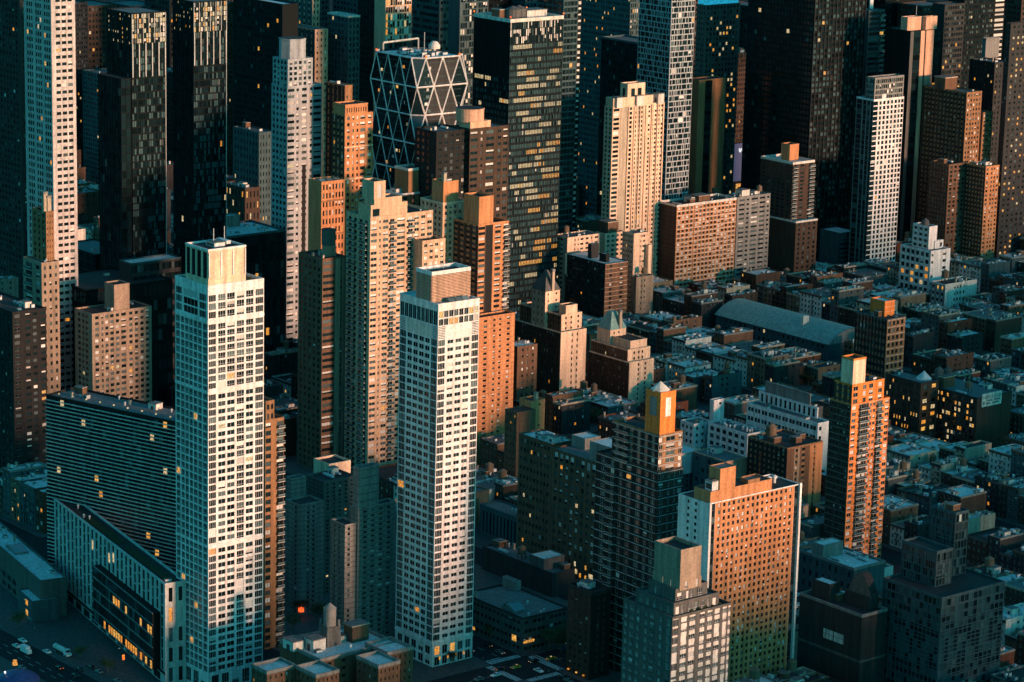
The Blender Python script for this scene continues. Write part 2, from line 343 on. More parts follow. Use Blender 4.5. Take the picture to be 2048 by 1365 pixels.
def build_windows(b, root, panes):
    if not panes: return
    x, y = b['o']; ca, sa = math.cos(b['rot']), math.sin(b['rot'])
    rows = []
    for p in panes:
        face, ox, oy, u, z, wd, ht = p[:7]; d = DEP*.62
        lx, ly = (ox+u, oy+d) if face == 'R' else (ox+d, oy+u)
        rows.append((lx, ly, z))
    L = np.array(rows); G = np.stack([x+L[:, 0]*ca-L[:, 1]*sa, y+L[:, 0]*sa+L[:, 1]*ca, L[:, 2]], 1)
    pr = proj(G); wd = np.array([p[5] for p in panes]); ht = np.array([p[6] for p in panes]); isR = np.array([p[0] == 'R' for p in panes])
    cosf = np.where(isR, abs(FW[1])/math.hypot(FW[0], FW[1]), abs(FW[0])/math.hypot(FW[0], FW[1]))
    pw = wd*cosf*CAM_F/pr[:, 2]; ph = ht*.96*CAM_F/pr[:, 2]
    Gc = G.copy(); Gc[:, 2] += ht/2
    if not b['cap']: vis = np.zeros(len(panes), bool)
    else: vis = (pr[:, 0] > -5) & (pr[:, 0] < 2053) & (pr[:, 1] > -10) & (pr[:, 1] < 1375) & ~hidden(Gc, BLDS.index(b))
    big = vis & (np.maximum(pw, ph) >= 9.0) & (np.minimum(pw, ph) >= 3.0)
    order = np.argsort(-(pw*ph*big)); take = set(order[:b['cap']].tolist()) if b['cap'] else set()
    take = {i for i in take if big[i]}
    far = MB()
    for i, p in enumerate(panes):
        face, ox, oy, u, z, w_, h_, var, st, frm, half = p
        if i in take:
            o = link('window', window_mesh(st, var, w_, h_, frm, half), root, tuple(L[i]), rz=0.0 if face == 'R' else -math.pi/2)
        elif not (vis[i] and st > 0 and ph[i] > 6) and var != 2:
            q, r2 = (w_/2, L[i])
            if face == 'R': far.quad((r2[0]-q, r2[1], z), (r2[0]+q, r2[1], z), (r2[0]+q, r2[1], z+h_), (r2[0]-q, r2[1], z+h_), VAR[var])
            else: far.quad((r2[0], r2[1]+q, z), (r2[0], r2[1]-q, z), (r2[0], r2[1]-q, z+h_), (r2[0], r2[1]+q, z+h_), VAR[var])
        else:
            mb = MB(); window_geo(mb, st if vis[i] and st > 0 and ph[i] > 6 else -1, var, w_, h_, frm, half)
            n = len(far.v)
            for (a, c, e) in mb.v:
                far.v.append((L[i, 0]+a, L[i, 1]+c, z+e) if face == 'R' else (L[i, 0]+c, L[i, 1]-a, z+e))
            inv = {v: k for k, v in mb.mi.items()}
            for f, m in zip(mb.f, mb.m): far.f.append(tuple(q+n for q in f)); far.m.append(far.mat(inv[m]))
    far.build('window_rows', root, kind='stuff')

BALM = {}
def build_balconies(b, root, bal):
    n = 0
    for it in bal:
        kind, face, ox, oy, u0, u1, z = it; wd = round(u1-u0, 1); key = (kind, wd)
        if key not in BALM:
            m = MB()
            if kind == 'ac': m.box(-wd/2, -.35, -.45, wd/2, .1, 0, 'metal', bottom=True)
            else:
                m.box(-wd/2, -1.35, -.12, wd/2, 0, .1, 'offwhite', bottom=True); m.box(-wd/2+.05, -1.32, .1, wd/2-.05, -1.26, 1.05, 'g_mid'); m.box(-wd/2, -1.34, 1.05, wd/2, -1.24, 1.12, 'metal', bottom=True)
                m.box(-wd/2+.02, -1.26, .1, -wd/2+.08, 0, 1.05, 'g_mid'); m.box(wd/2-.08, -1.26, .1, wd/2-.02, 0, 1.05, 'g_mid')
            BALM[key] = m.mesh('balcony')
        loc = (ox+(u0+u1)/2, oy-.005, z) if face == 'R' else (ox-.005, oy+(u0+u1)/2, z)
        link('balcony' if kind == 'b' else 'air_conditioner', BALM[key], root, loc, rz=0.0 if face == 'R' else -math.pi/2); n += 1

def build(b):
    rng = random.Random(b['seed']*7+3); x, y = b['o']
    root = empty(b['name'], (x, y, 0), b['label'], b['cat'], b['group'], b['rot']); b['root'] = root
    panes = []; bal = []
    for i, t in enumerate(b['tiers']):
        x0, y0, x1, y1 = t['r']; z0, z1 = t['z']; m = MB(); wall = t['wall']
        dr = DEP if t['R'] else 0.0; dl = DEP if t['L'] else 0.0
        m.box(x0+dl, y0+dr, z0, x1, y1, z1, wall, top=t['roof'])
        for face in 'RL':
            fs = t[face]
            if not fs: continue
            if isinstance(fs, dict): fs = [(0, 1, 0, 1, fs)]
            full = (x1-x0) if face == 'R' else (y1-y0); st = 0.0 if face == 'R' else dr
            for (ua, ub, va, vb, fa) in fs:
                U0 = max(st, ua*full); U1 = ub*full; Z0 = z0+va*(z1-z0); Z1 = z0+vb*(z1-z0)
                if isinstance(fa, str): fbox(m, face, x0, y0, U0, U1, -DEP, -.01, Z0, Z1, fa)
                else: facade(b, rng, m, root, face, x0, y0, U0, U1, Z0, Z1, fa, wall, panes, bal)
        m.build('wall', root)
        rb = MB(); hp = t['par']
        if hp:
            rb.box(x0+.4, y0+.4, z1+.004, x1-.4, y1-.4, z1+.06, t['roof']); parapet_mesh(rb, x0, y0, x1, y1, z1+.002, hp, t['parw'] or wall, out=.12 if t['parw'] else .02)
            t['roof_ob'] = rb.build('roof', root)
        if t['clut']: clutter(rng, t.get('roof_ob') or root, (x0+.6, y0+.6, x1-.6, y1-.6), z1+.05, t['clut'])
    build_windows(b, root, panes); build_balconies(b, root, bal)
    if b['extra']: b['extra'](b, root, rng)
    return root

# ---------------------------------------------------------------- extras for single buildings
def frac_pt(b, fx, fy):
    t = b['tiers'][0]['r']; return fx*t[2], fy*t[3]
def x_unit(kind, tier, fx, fy, s, rz=0.0, label=None):
    def f(b, root, rng):
        t = b['tiers'][tier]; x0, y0, x1, y1 = t['r']; put_unit(t.get('roof_ob') or root, kind, x0+fx*(x1-x0), y0+fy*(y1-y0), t['z'][1]+.06, *s, rz=rz, label=label)
    return f
def x_cyl(tier, fx, fy, r, h, m, name='roof_drum', n=20, cone=0.0):
    def f(b, root, rng):
        t = b['tiers'][tier]; x0, y0, x1, y1 = t['r']; z = t['z'][1]+.06; mb = MB(); cx, cy = x0+fx*(x1-x0), y0+fy*(y1-y0)
        mb.cyl(cx, cy, r, z, z+h, m, n, top='roof_dark'); mb.cyl(cx, cy, r*1.04, z+h-.6, z+h-.1, m, n)
        if cone: mb.cyl(cx, cy, r*1.02, z+h+.01, z+h+cone, m, n, scale=.05)
        mb.build(name, root)
    return f
def x_mast(tier, pts, h):
    def f(b, root, rng):
        t = b['tiers'][tier]; x0, y0, x1, y1 = t['r']
        for fx, fy in pts:
            mb = MB(); mb.bar((x0+fx*(x1-x0), y0+fy*(y1-y0), t['z'][1]), (x0+fx*(x1-x0), y0+fy*(y1-y0), t['z'][1]+h), .12, 'metal'); mb.build('mast', root)
    return f
def x_beacons(tier, corners='0123'):
    def f(b, root, rng):
        t = b['tiers'][tier]; x0, y0, x1, y1 = t['r']; z = t['z'][1]+t['par']
        for c in corners:
            px, py = [(x0, y0), (x1, y0), (x1, y1), (x0, y1)][int(c)]; mb = MB(); mb.cyl(px, py, .12, z, z+.8, 'darkmetal', 6); mb.cyl(px, py, .5, z+.8, z+1.7, 'l_red', 8); mb.build('beacon', root)
    return f
def x_belts(tier, face, vs, th, m, d=.3):
    def f(b, root, rng):
        t = b['tiers'][tier]; x0, y0, x1, y1 = t['r']; z0, z1 = t['z']
        for v in vs:
            mb = MB(); z = z0+v*(z1-z0)
            if 'R' in face: fbox(mb, 'R', x0, y0, -d, x1-x0, .005, d, z-th/2, z+th/2, m)
            if 'L' in face: fbox(mb, 'L', x0, y0, 0, y1-y0, .005, d, z-th/2, z+th/2, m)
            mb.build('belt_course', root)
    return f
def x_louvre(tier, step, m, dd=.18, faces='RL', th=None):
    def f(b, root, rng):
        t = b['tiers'][tier]; x0, y0, x1, y1 = t['r']; z0, z1 = t['z']; n = int((z1-z0)/step)
        for face in faces:
            mb = MB(); L = (x1-x0) if face == 'R' else (y1-y0)
            mb.box(0, -dd, 0, L, -.003, th or step*.55, m, bottom=True); me = mb.mesh('louvre')
            for k in range(n):
                z = z0+(k+.25)*step
                if face == 'R': link('louvre', me, root, (x0, y0, z))
                else: link('louvre', me, root, (x0, y1, z), rz=-math.pi/2)
    return f
def x_fins(tier, face, n, m, d=.4, wd=.35, v0=0.0, v1=1.0, u0=0.0, u1=1.0):
    def f(b, root, rng):
        t = b['tiers'][tier]; x0, y0, x1, y1 = t['r']; z0, z1 = t['z']; H = z1-z0; L = (x1-x0) if face == 'R' else (y1-y0)
        mb = MB(); mb.box(-wd/2, -d, 0, wd/2, -.003, H*(v1-v0), m, bottom=True); me = mb.mesh('fin')
        for k in range(n):
            u = (u0+(u1-u0)*(k/(n-1) if n > 1 else .5))*L; u = min(max(u, wd/2), L-wd/2)
            if face == 'R': link('fin', me, root, (x0+u, y0, z0+v0*H))
            else: link('fin', me, root, (x0, y0+u, z0+v0*H), rz=-math.pi/2)
    return f
def x_pyramid(tier, m, h, scale=.0, over=.3, name='hipped_roof', inset=0.0):
    def f(b, root, rng):
        t = b['tiers'][tier]; x0, y0, x1, y1 = t['r']; z = t['z'][1]+.01; mb = MB(); q = over-inset
        mb.prism([(x0-q, y0-q), (x1+q, y0-q), (x1+q, y1+q), (x0-q, y1+q)], z, z+h, m, scale=scale, cx=(x0+x1)/2, cy=(y0+y1)/2); mb.build(name, root)
    return f
def x_panel(tier, face, u0, u1, v0, v1, m, d=.12, name='panel', label=None):
    def f(b, root, rng):
        t = b['tiers'][tier]; x0, y0, x1, y1 = t['r']; z0, z1 = t['z']; L = (x1-x0) if face == 'R' else (y1-y0); mb = MB()
        fbox(mb, face, x0, y0, u0*L, u1*L, .004, d, z0+v0*(z1-z0), z0+v1*(z1-z0), m); mb.build(name, root, label=label)
    return f
def x_shrubs(tier, n, u0=.05, u1=.95, fy=.12, r=1.0):
    def f(b, root, rng):
        t = b['tiers'][tier]; x0, y0, x1, y1 = t['r']
        for k in range(n): leaf_clump('shrub', root, rng, (x0+(u0+(u1-u0)*(k+.5)/n)*(x1-x0), y0+fy*(y1-y0), t['z'][1]+.05), r*rng.uniform(.7, 1.2), 160)
    return f
LEAFM = {}
def leaf_clump(name, parent, rng, loc, r, n):
    mb = MB()
    for _ in range(n):
        a, c = rng.uniform(0, 6.28), rng.uniform(-1, 1); q = r*rng.random()**.4; s = .22*r+.08
        p = Vector((q*math.cos(a)*math.sqrt(1-c*c), q*math.sin(a)*math.sqrt(1-c*c), r*.95+q*c*.95)); d1 = Vector((rng.gauss(0, 1), rng.gauss(0, 1), rng.gauss(0, 1))).normalized()*s; d2 = d1.orthogonal().normalized()*s*.7
        mb.quad(tuple(p-d1), tuple(p+d2), tuple(p+d1), tuple(p-d2), 'leaf')
    mb.cyl(0, 0, .12*r, 0, r*.9, 'wood', 6)
    return mb.build(name, parent, loc)
wall_mat('leaf', (.055, .075, .03), amt=.5)
def multi(*fs):
    def f(b, root, rng):
        for g in fs: g(b, root, rng)
    return f

# ---------------------------------------------------------------- foreground towers
WA = (66, 26, 6, 1, 1); 
colsA = [(.012, .14, .84, 5), (.18, .31), (.34, .475), (.512, .645, .84, 2), (.678, .81), (.848, .988, .84, 5)]
colsA1 = [(a[0], a[1], .8, 5 if i in (0, 5) else 2) for i, a in enumerate(colsA)]
LA = [(.02, .15), (.18, .30), (.32, .44), (.46, .57), (.59, .70), (.72, .83), (.86, .98)]
Bld('white_apartment_tower', 'tallest white apartment tower in the left foreground with a boxy louvred penthouse', [
    T((416, 578, 350, 528), by=1388, wall='white', roof='roof_mid', par=1.2, clut=7,
      R=[(0, 1, .925, .985, FA(colsA1, 3)), (0, 1, .985, 1, 'white'), (0, 1, .915, .925, 'white'), (0, 1, .755, .915, FA(colsA1, 9, hf=.7)), (0, 1, .745, .755, 'white'), (0, 1, .375, .745, FA(colsA, 20, hf=.64, fr=3)), (0, 1, .365, .375, 'white'), (0, 1, .05, .365, FA(colsA, 17, hf=.64, fr=3)), (0, 1, 0, .05, FA(P(5, .7), 1, .7))],
      L=[(0, 1, .925, .985, FA([(.05, .26), (.3, .74), (.79, .98)], 3, hf=.84, fr=5)), (0, 1, .985, 1, 'white'), (0, 1, .915, .925, 'white'), (0, 1, .05, .915, FA(LA, 46, hf=.82, w=(88, 10, 0, 1, 1))), (0, 1, 0, .05, FA(P(4, .7), 1, .7))]),
    T((427, 508, 381, 502), dz=14.6, wall='cream', roof='roof_dark', par=.8, parw='white', L=FA([(.06, .24), (.32, .5), (.57, .74), (.8, .96)], 1, hf=.72, sill=.85, fr=-1, w=(0, 0, 0, 0, 0, 1)))],
    w=WA, fr=2, frm='white', extra=multi(x_fins(1, 'R', 4, 'white', .35, .5, .28, .96, .02, .98), x_shrubs(0, 6, .2, .85, .10, 1.3), x_belts(0, 'RL', (.92, .75, .37), 1.1, 'white', .25), x_mast(1, [(.45, .5), (.8, .6)], 7), x_unit('rooftop_unit', 1, .5, .5, (5, 6, 2)), x_unit('duct', 1, .75, .55, (2, 7, 2))))

bayR = [(.012, .175, .84, 5), (.235, .378), (.43, .573), (.625, .768), (.825, .988, .84, 5)]
bayL = [(.012, .165, .9, 5), (.2, .325), (.355, .48), (.51, .635), (.665, .79), (.825, .988, .9, 5)]
Bld('white_apartment_tower', 'slim white apartment tower in the centre with a grey louvred box on its roof', [
    T((877, 612, 800, 959), by=1336, wall='white', roof='roof_light', par=.7, parw='white',
      R=[(0, 1, .985, 1, 'white'), (0, 1, .943, .985, FA(P(8, .86, .01), 2, hf=.86, fr=3, w=(40, 25, 5, 20, 10))), (0, .18, .908, .943, FA([(.06, .97)], 8, hf=.5, fr=-1, w=(0, 1))), (.18, .82, .908, .943, 'white'), (.82, 1, .908, .943, FA([(.03, .94)], 8, hf=.5, fr=-1, w=(0, 1))),
         (0, 1, .072, .908, FA(bayR, 40, hf=.5)), (0, 1, .06, .072, 'white'), (0, 1, 0, .06, FA(P(5, .66, .02), 2, hf=.8, fr=3, w=(55, 15, 0, 18, 12)))],
      L=[(0, 1, .985, 1, 'white'), (0, 1, .943, .985, FA(P(9, .9, .01), 1, hf=.9, fr=3, w=(90, 8, 0, 2))), (0, .16, .908, .943, FA([(.06, .97)], 8, hf=.5, fr=-1, w=(0, 1))), (.16, .83, .908, .943, 'offwhite'), (.83, 1, .908, .943, FA([(.03, .94)], 8, hf=.5, fr=-1, w=(0, 1))),
         (0, 1, .072, .908, FA(bayL, 40, hf=.62, w=(88, 10, 0, 1, 0))), (0, 1, .06, .072, 'white'), (0, 1, 0, .06, FA(P(5, .7), 2, hf=.75, fr=3))]),
    T((858, 553, 827, 935), dz=11.3, wall='midgrey', roof='roof_dark', par=1.6, parw='white')],
    w=(72, 22, 5, 1, 0), fr=3, frm='white', extra=multi(x_louvre(1, .62, 'pink', .3), x_belts(0, 'RL', (.066,), .9, 'white', .3), x_mast(1, [(.5, .5)], 5),
      *[x_unit('skylight', 0, .38+.17*k, .10, (3.2, 3, 1.8), label='gold glazed rooftop skylight') for k in range(3)],
      *[x_panel(0, 'R', .17+.2*k, .19+.2*k, .018, .026, 'l_warm', .4, 'wall_lamp') for k in range(4)]))

Bld('brick_apartment_slab', 'tan brick apartment slab with white window frames behind the striped college building', [
    T((184, 632, 149, 303), by=885, wall='tan', roof='roof_dark', par=.9, clut=7,
      R=FA([(.05, .11), (.155, .185), (.22, .27), (.30, .36), (.395, .45), (.485, .565), (.62, .675), (.715, .77), (.81, .865), (.90, .955)], 22, hf=.52, ac=.12, w=(50, 30, 14, 5, 1)), L=FA([(.22, .36), (.45, .56), (.66, .80)], 22, hf=.52, w=(80, 10, 4, 3, 1))),
    T((228, 573, 209, 259), dz=14, wall='tan', roof='roof_dark', par=.7)], fr=1, frm='offwhite')

Bld('brick_apartment_tower', 'dark brick apartment tower cut by the left edge with a balcony corner', [
    T((25, 628, -70, 92), by=1010, wall='dark', roof='roof_dark', par=.8, clut=14,  # dark brick, deepened further in place of the shade falling on it
      R=FA([(.05, .22), (.38, .52), (.6, .72), (.84, .97)], 29, hf=.45, w=(62, 18, 18, 1, 1)), L=FA(P(12, .4), 29, hf=.42, w=(65, 25, 8, 2)))], fr=3, frm='grey')

# curved striped college building with its podium
def x_college(b, root, rng):
    t = b['tiers'][0]; x0, y0, x1, y1 = t['r']; z1 = t['z'][1]
    for k in range(9):
        mb = MB(); yy = y0+(k+.6)/9.5*(y1-y0); mb.cyl(x0+.6, yy, .16, z1+1, z1+2, 'darkmetal', 6); mb.cyl(x0+.6, yy, .38, z1+2, z1+2.6, 'l_pale', 8); mb.build('roof_lamp', root)
Bld('striped_college_building', 'long dark glass building with thin horizontal stripes beside the tallest white tower', [
    T((356, 849, 92, 410), by=1246, wall='dark', roof='roof_mid', par=1.0, clut=10, L=FA(P(30, .93, .01), 26, hf=.9, fr=-1, w=(84, 12, 0, 2.2, 2.4)), R=FA(P(6, .9, .01), 26, hf=.9, fr=-1))], fh=3.9, rot=R_(17),
    extra=multi(x_louvre(0, 1.7, 'offwhite', .6, 'L', .34), x_college))
chk = FA(P(26, .5, .005), 8, hf=.90, check=.32, fr=-1, w=(83, 9, 0, 4, 4))
def x_jj(b, root, rng):
    t = b['tiers'][0]; x0, y0, x1, y1 = t['r']; z1 = t['z'][1]; D = y1-y0
    mb = MB(); fbox(mb, 'L', x0, y0, D*.04, D*.56, .01, 3.4, z1*.13, z1*.70, 'black'); mb.build('glass_bay', root)
    lb = MB(); n = 5
    for k in range(n+1): fbox(lb, 'L', x0, y0, D*.035, D*.565, 3.41, 3.75, z1*(.13+.57*k/n)-.2, z1*(.13+.57*k/n)+.2, 'grey')
    lb.build('bay_slabs', root)
    for k in range(n):
        for j in range(24):
            var = 'l_warm' if (k == 0 and j < 20 and rng.random() < .8) or (k == 3 and (j < 6 or 9 < j < 16) and rng.random() < .5) else rng.choice(['g_black', 'g_dark', 'g_dark', 'g_mid'])
            m = MB(); u = D*(.045+.51*j/24); m.quad((x0-3.42, y0+u+D*.016, z1*(.13+.57*k/n)+.25), (x0-3.42, y0+u, z1*(.13+.57*k/n)+.25), (x0-3.42, y0+u, z1*(.13+.57*(k+1)/n)-(1.4 if var == 'l_warm' else .3)), (x0-3.42, y0+u+D*.016, z1*(.13+.57*(k+1)/n)-(1.4 if var == 'l_warm' else .3)), var); m.build('pane', root)
    g = MB(); g.box(x0+2, y0+2, z1+.07, x1-3, y0+D*.4, z1+.3, 'green'); g.build('green_roof', root); g = MB(); g.box(x0+2, y0+D*.45, z1+.07, x1-3, y0+D*.75, z1+.3, 'green'); g.build('green_roof', root)
Bld('college_podium_building', 'low building with staggered slit windows, a projecting glass bay and a planted roof', [
    T((330, 1172, 108, 372), by=1372, wall='steel', roof='roof_dark', par=1.0, parw='steel', clut=4, L=[(0, 1, .13, 1, chk), (0, 1, .10, .13, 'black'), (0, 1, 0, .10, FA(P(12, .75), 1, .8, fr=3, w=(85, 12, 0, 2)))], R=FA(P(2, .4), 5, .7))],
    fh=4, rot=R_(-11), extra=x_jj, cap=280)
Bld('civic_building', 'low civic building with a pale roof cut by the left edge near the wide street', [T((80, 1166, -60, 112), by=1240, wall='midgrey', roof='roof_light', par=1.0, clut=8, L=[(0, .3, 0, 1, 'midgrey'), (.3, 1, .5, 1, 'midgrey'), (.3, 1, 0, .5, FA(P(9, .7), 2, hf=.6, fr=3, w=(80, 12, 0, 5, 3)))])], rot=R_(-11), extra=x_unit('skylight', 0, .5, .5, (6, 14, 2.5)))
Bld('corner_kiosk', 'small flat roofed kiosk with one lit window beside the striped building', [T((64, 1206, 36, 82), by=1246, wall='bluegrey', roof='roof_light', par=.6, L=FA([(.3, .5)], 2, hf=.6, w=(0, 0, 0, 1)))], rot=R_(-11))
Bld('balcony_apartment_tower', 'thin orange brown tower with stacked balconies peeping out right of the tallest white tower', [
    T((531, 845, 500, 568), by=1300, wall='umber', roof='roof_dark', par=.9, R=FA([(.02, .3), (.62, .98)], 30, hf=.62, fr=3, balc=[(.62, .99)], w=(60, 20, 18, 1)), L=FA(P(3, .5), 30)), T((533, 815, 512, 550), dz=8, wall='umber', roof='roof_dark', R=FA(P(2, .6), 2), par=.8)])

# grey concrete complex
gw = (70, 22, 4, 3, 1)
Bld('concrete_apartment_block', 'nearer grey concrete apartment block with stepped corners and a square rooftop block', [
    T((716, 1022, 701, 792), by=1296, wall='grey', roof='roof_dark', par=1.0, R=FA([(.14, .24), (.34, .44), (.55, .65), (.76, .86)], 27, hf=.42, line=(.25, 'midgrey')), L=FA([], 27, line=(.25, 'midgrey'))),
    T((690, 1055, 661, 716), by=1300, wall='grey', roof='roof_dark', par=1.0, R=FA([(.2, .4)], 24, line=(.25, 'midgrey'), skip=.3), L=FA([(.3, .42), (.64, .76)], 24, line=(.25, 'midgrey'), hf=.4)),
    T((742, 958, 720, 783), dz=17, wall='grey', roof='roof_dark', par=1.2, R=FA([], 5, line=(.25, 'midgrey')), L=FA([], 5, line=(.25, 'midgrey'))),
    T((722, 982, 714, 742), dz=10, wall='grey', roof='roof_dark', par=1)], w=gw, fr=3)
Bld('concrete_apartment_block', 'farther grey concrete apartment block with stepped corners and a small lit tan bulkhead', [
    T((600, 1015, 571, 648), by=1232, wall='grey', roof='roof_dark', par=1.0, R=FA([(.3, .4), (.52, .62)], 23, hf=.42, line=(.25, 'midgrey')), L=FA([(.2, .34)], 23, line=(.25, 'midgrey'))),
    T((583, 962, 571, 612), by=1205, wall='grey', roof='roof_dark', par=1.0, R=FA([], 28, line=(.25, 'midgrey')), L=FA([], 28, line=(.25, 'midgrey'))),
    T((648, 968, 612, 712), by=1190, wall='midgrey', roof='roof_dark', par=1.0, clut=3, R=FA(P(5, .4), 28, hf=.45), L=FA([], 28, line=(.25, 'darkgrey')))], w=gw, fr=3)
Bld('rooftop_stair_house', 'small sunlit tan stair house with orange lamps on the grey concrete block', [
    T((658, 933, 640, 682), by=1160, wall='cream', roof='roof_dark', par=1.0)], extra=multi(x_panel(0, 'R', .1, .16, .90, .908, 'l_red', .4, 'lamp')))

# ---------------------------------------------------------------- towers behind the middle
Bld('brown_apartment_tower', 'grey brown apartment tower with a round tank drum on its roof', [
    T((645, 522, 597, 693), by=946, wall='brown', roof='roof_dark', par=.9, clut=5, R=[(0, .54, 0, 1, FA(P(1, .94, .02, .5, 5), 33, hf=.5, w=(50, 32, 17, 1))), (.54, 1, 0, 1, FA([(.46, .62)], 33, hf=.4, wm='tan', w=(60, 20, 20)))], L=FA(P(5, .5), 33, w=(76, 22, 2))),
    T((653, 492, 644, 672), dz=6, wall='tan', par=.5)], extra=multi(x_cyl(1, .45, .5, 3.6, 8, 'midgrey', n=24)))
sw = (42, 22, 34, 1, 1)
Bld('beige_apartment_tower', 'massive sunlit beige apartment tower with stepped penthouses behind the slim white tower', [
    T((741, 441, 693, 866), by=958, wall='beige', roof='roof_dark', par=1.4, clut=4,
      R=FA([(.01, .105), (.14, .165), (.20, .285), (.31, .38), (.425, .55), (.60, .675), (.70, .775), (.81, .875), (.91, .985)], 43, hf=.52, w=sw, fr=3, ac=.1, balc=[(.30, .40), (.585, .69)], bf=3), L=FA(P(4, .55, .04), 43, hf=.5, w=(60, 38, 2), fr=3, balc=[(.1, .4), (.6, .9)])),
    T((845, 487, 800, 891), by=950, wall='beige', roof='roof_dark', par=1.2, R=FA(P(4, .6), 38, hf=.5, w=sw, fr=3)),
    T((747, 418, 722, 820), dz=6.5, wall='beige', roof='roof_dark', par=.9, R=FA([(.05, .24)], 1, .6, w=(1,))),
    T((763, 405, 742, 818), z0=None, dz=3.2, wall='beige', par=.8),
    T((781, 376, 757, 804), z0=None, dz=8.5, wall='beige', roof='roof_dark', par=1.0, R=FA([(.3, .7)], 1, .8, fr=-1, w=(0, 1, 1)))], frm='offwhite')
Bld('orange_brown_apartment_tower', 'orange brown apartment tower with a square orange rooftop block right of the massive beige tower', [
    T((957, 453, 905, 1018), by=918, wall='orange', roof='roof_dark', par=1.0, clut=3,
      R=[(0, .24, 0, 1, FA([(.06, .9)], 44, .55, wm='brown', fr=5, w=(55, 20, 25))), (.24, .48, 0, 1, 'dark'), (.48, .82, 0, 1, FA([(.2, .75)], 44, .55, fr=3, w=(45, 20, 35))), (.82, 1, 0, 1, FA([(.1, .95)], 44, .6, fr=3, balc=[(.05, 1)], w=(45, 20, 35)))], L=FA(P(4, .55), 44, hf=.55, wm='darkbrown', fr=3, w=(60, 38, 2))),  # brown left bays and dark strip: shade of the recess painted in
    T((958, 640, 940, 1030), by=930, wall='orange', roof='roof_dark', par=1.0, R=FA([(.14, .23), (.4, .46), (.56, .62), (.78, .86)], 27, hf=.42, w=(70, 10, 20), line=(.12, 'umber')), L=FA(P(3, .3), 27)),
    T((964, 410, 933, 993), dz=14, wall='orange', roof='roof_dark', par=1.2)])
Bld('brick_apartment_tower', 'buff brick tower with a tall orange bulkhead and chimney behind the massive beige tower', [
    T((886, 410, 841, 936), by=905, wall='beige', roof='roof_mid', par=1.0, parw='cream', clut=6, R=FA(P(5, .55), 42, hf=.6, fr=3, w=(55, 15, 30)), L=FA(P(5, .5), 42, w=(80, 18, 2))),
    T((888, 370, 865, 918), dz=11, wall='orange', roof='roof_dark', par=1.0, clut=1)], frm='offwhite', extra=x_unit('chimney', 1, .12, .1, (1.8, 1.8, 5.5)))
Bld('dark_brick_bulkhead_tower', 'dark brick tower end with white rimmed bulkhead in front of the diagonal glass tower', [
    T((817, 343, 793, 841), by=868, wall='umber', roof='roof_dark', par=1.4, parw='offwhite'), T((801, 392, 770, 852), by=872, wall='umber', roof='roof_light', par=1.0, parw='white', R=FA(P(3, .5), 36), clut=3)])
Bld('dark_apartment_tower', 'dark brown apartment tower with a beige roof drum right of the diagonal glass tower', [
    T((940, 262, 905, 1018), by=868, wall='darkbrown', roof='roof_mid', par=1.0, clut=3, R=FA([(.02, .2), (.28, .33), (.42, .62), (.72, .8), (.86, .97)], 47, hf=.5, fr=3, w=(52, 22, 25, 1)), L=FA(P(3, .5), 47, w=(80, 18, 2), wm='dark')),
    T((873, 268, 830, 935), by=876, wall='dark', roof='roof_mid', par=1.0, clut=3, R=FA(P(5, .5), 47, w=(75, 23, 2)), L=FA(P(4, .5), 47, w=(90, 9, 1))),
    T((934, 252, 912, 975), z0=0.0, dz=4, wall='beige', roof='roof_light', par=.5)], fr=3, extra=multi(x_cyl(2, .35, .7, 7.5, 7, 'pink', n=28)))
Bld('glass_office_slab', 'glass office slab with many warm lit floors and thin mullions in the upper middle', [
    T((1021, 46, 948, 1127), by=655, wall='ink', roof='roof_light', par=2.2, parw='offwhite', clut=0,
      R=[(0, 1, .93, 1, FA(P(34, .86, .004), 3, hf=.93, fr=-1, w=(44, 16, 40, 0, 0))), (0, 1, 0, .93, FA(P(34, .86, .004), 43, hf=.62, fr=-1, w=(14, 8, 2, 0, 0, 0, 0, 76), runs=.62))],  # pale panes in the top floors stand in for sun reflections
      L=[(0, 1, .82, 1, FA(P(30, .6, .004), 1, hf=.97, fr=-1, w=(0, 0, 0, 0, 0, 1))), (0, 1, 0, .82, FA(P(24, .9, .004), 38, hf=.6, fr=-1, w=(60, 6, 0, 0, 0, 0, 0, 34), runs=.2))])],
    fh=4, cap=120, extra=multi(x_fins(0, 'R', 35, 'bluegrey', .22, .09), x_beacons(0), x_cyl(0, .35, .45, 5, 6, 'midgrey', 'cooling_tower', 14, 2), x_cyl(0, .5, .5, 5, 6, 'midgrey', 'cooling_tower', 14, 2), x_unit('bulkhead_pale', 0, .75, .5, (16, 10, 5)), x_unit('bulkhead', 0, .2, .6, (6, 8, 6))))

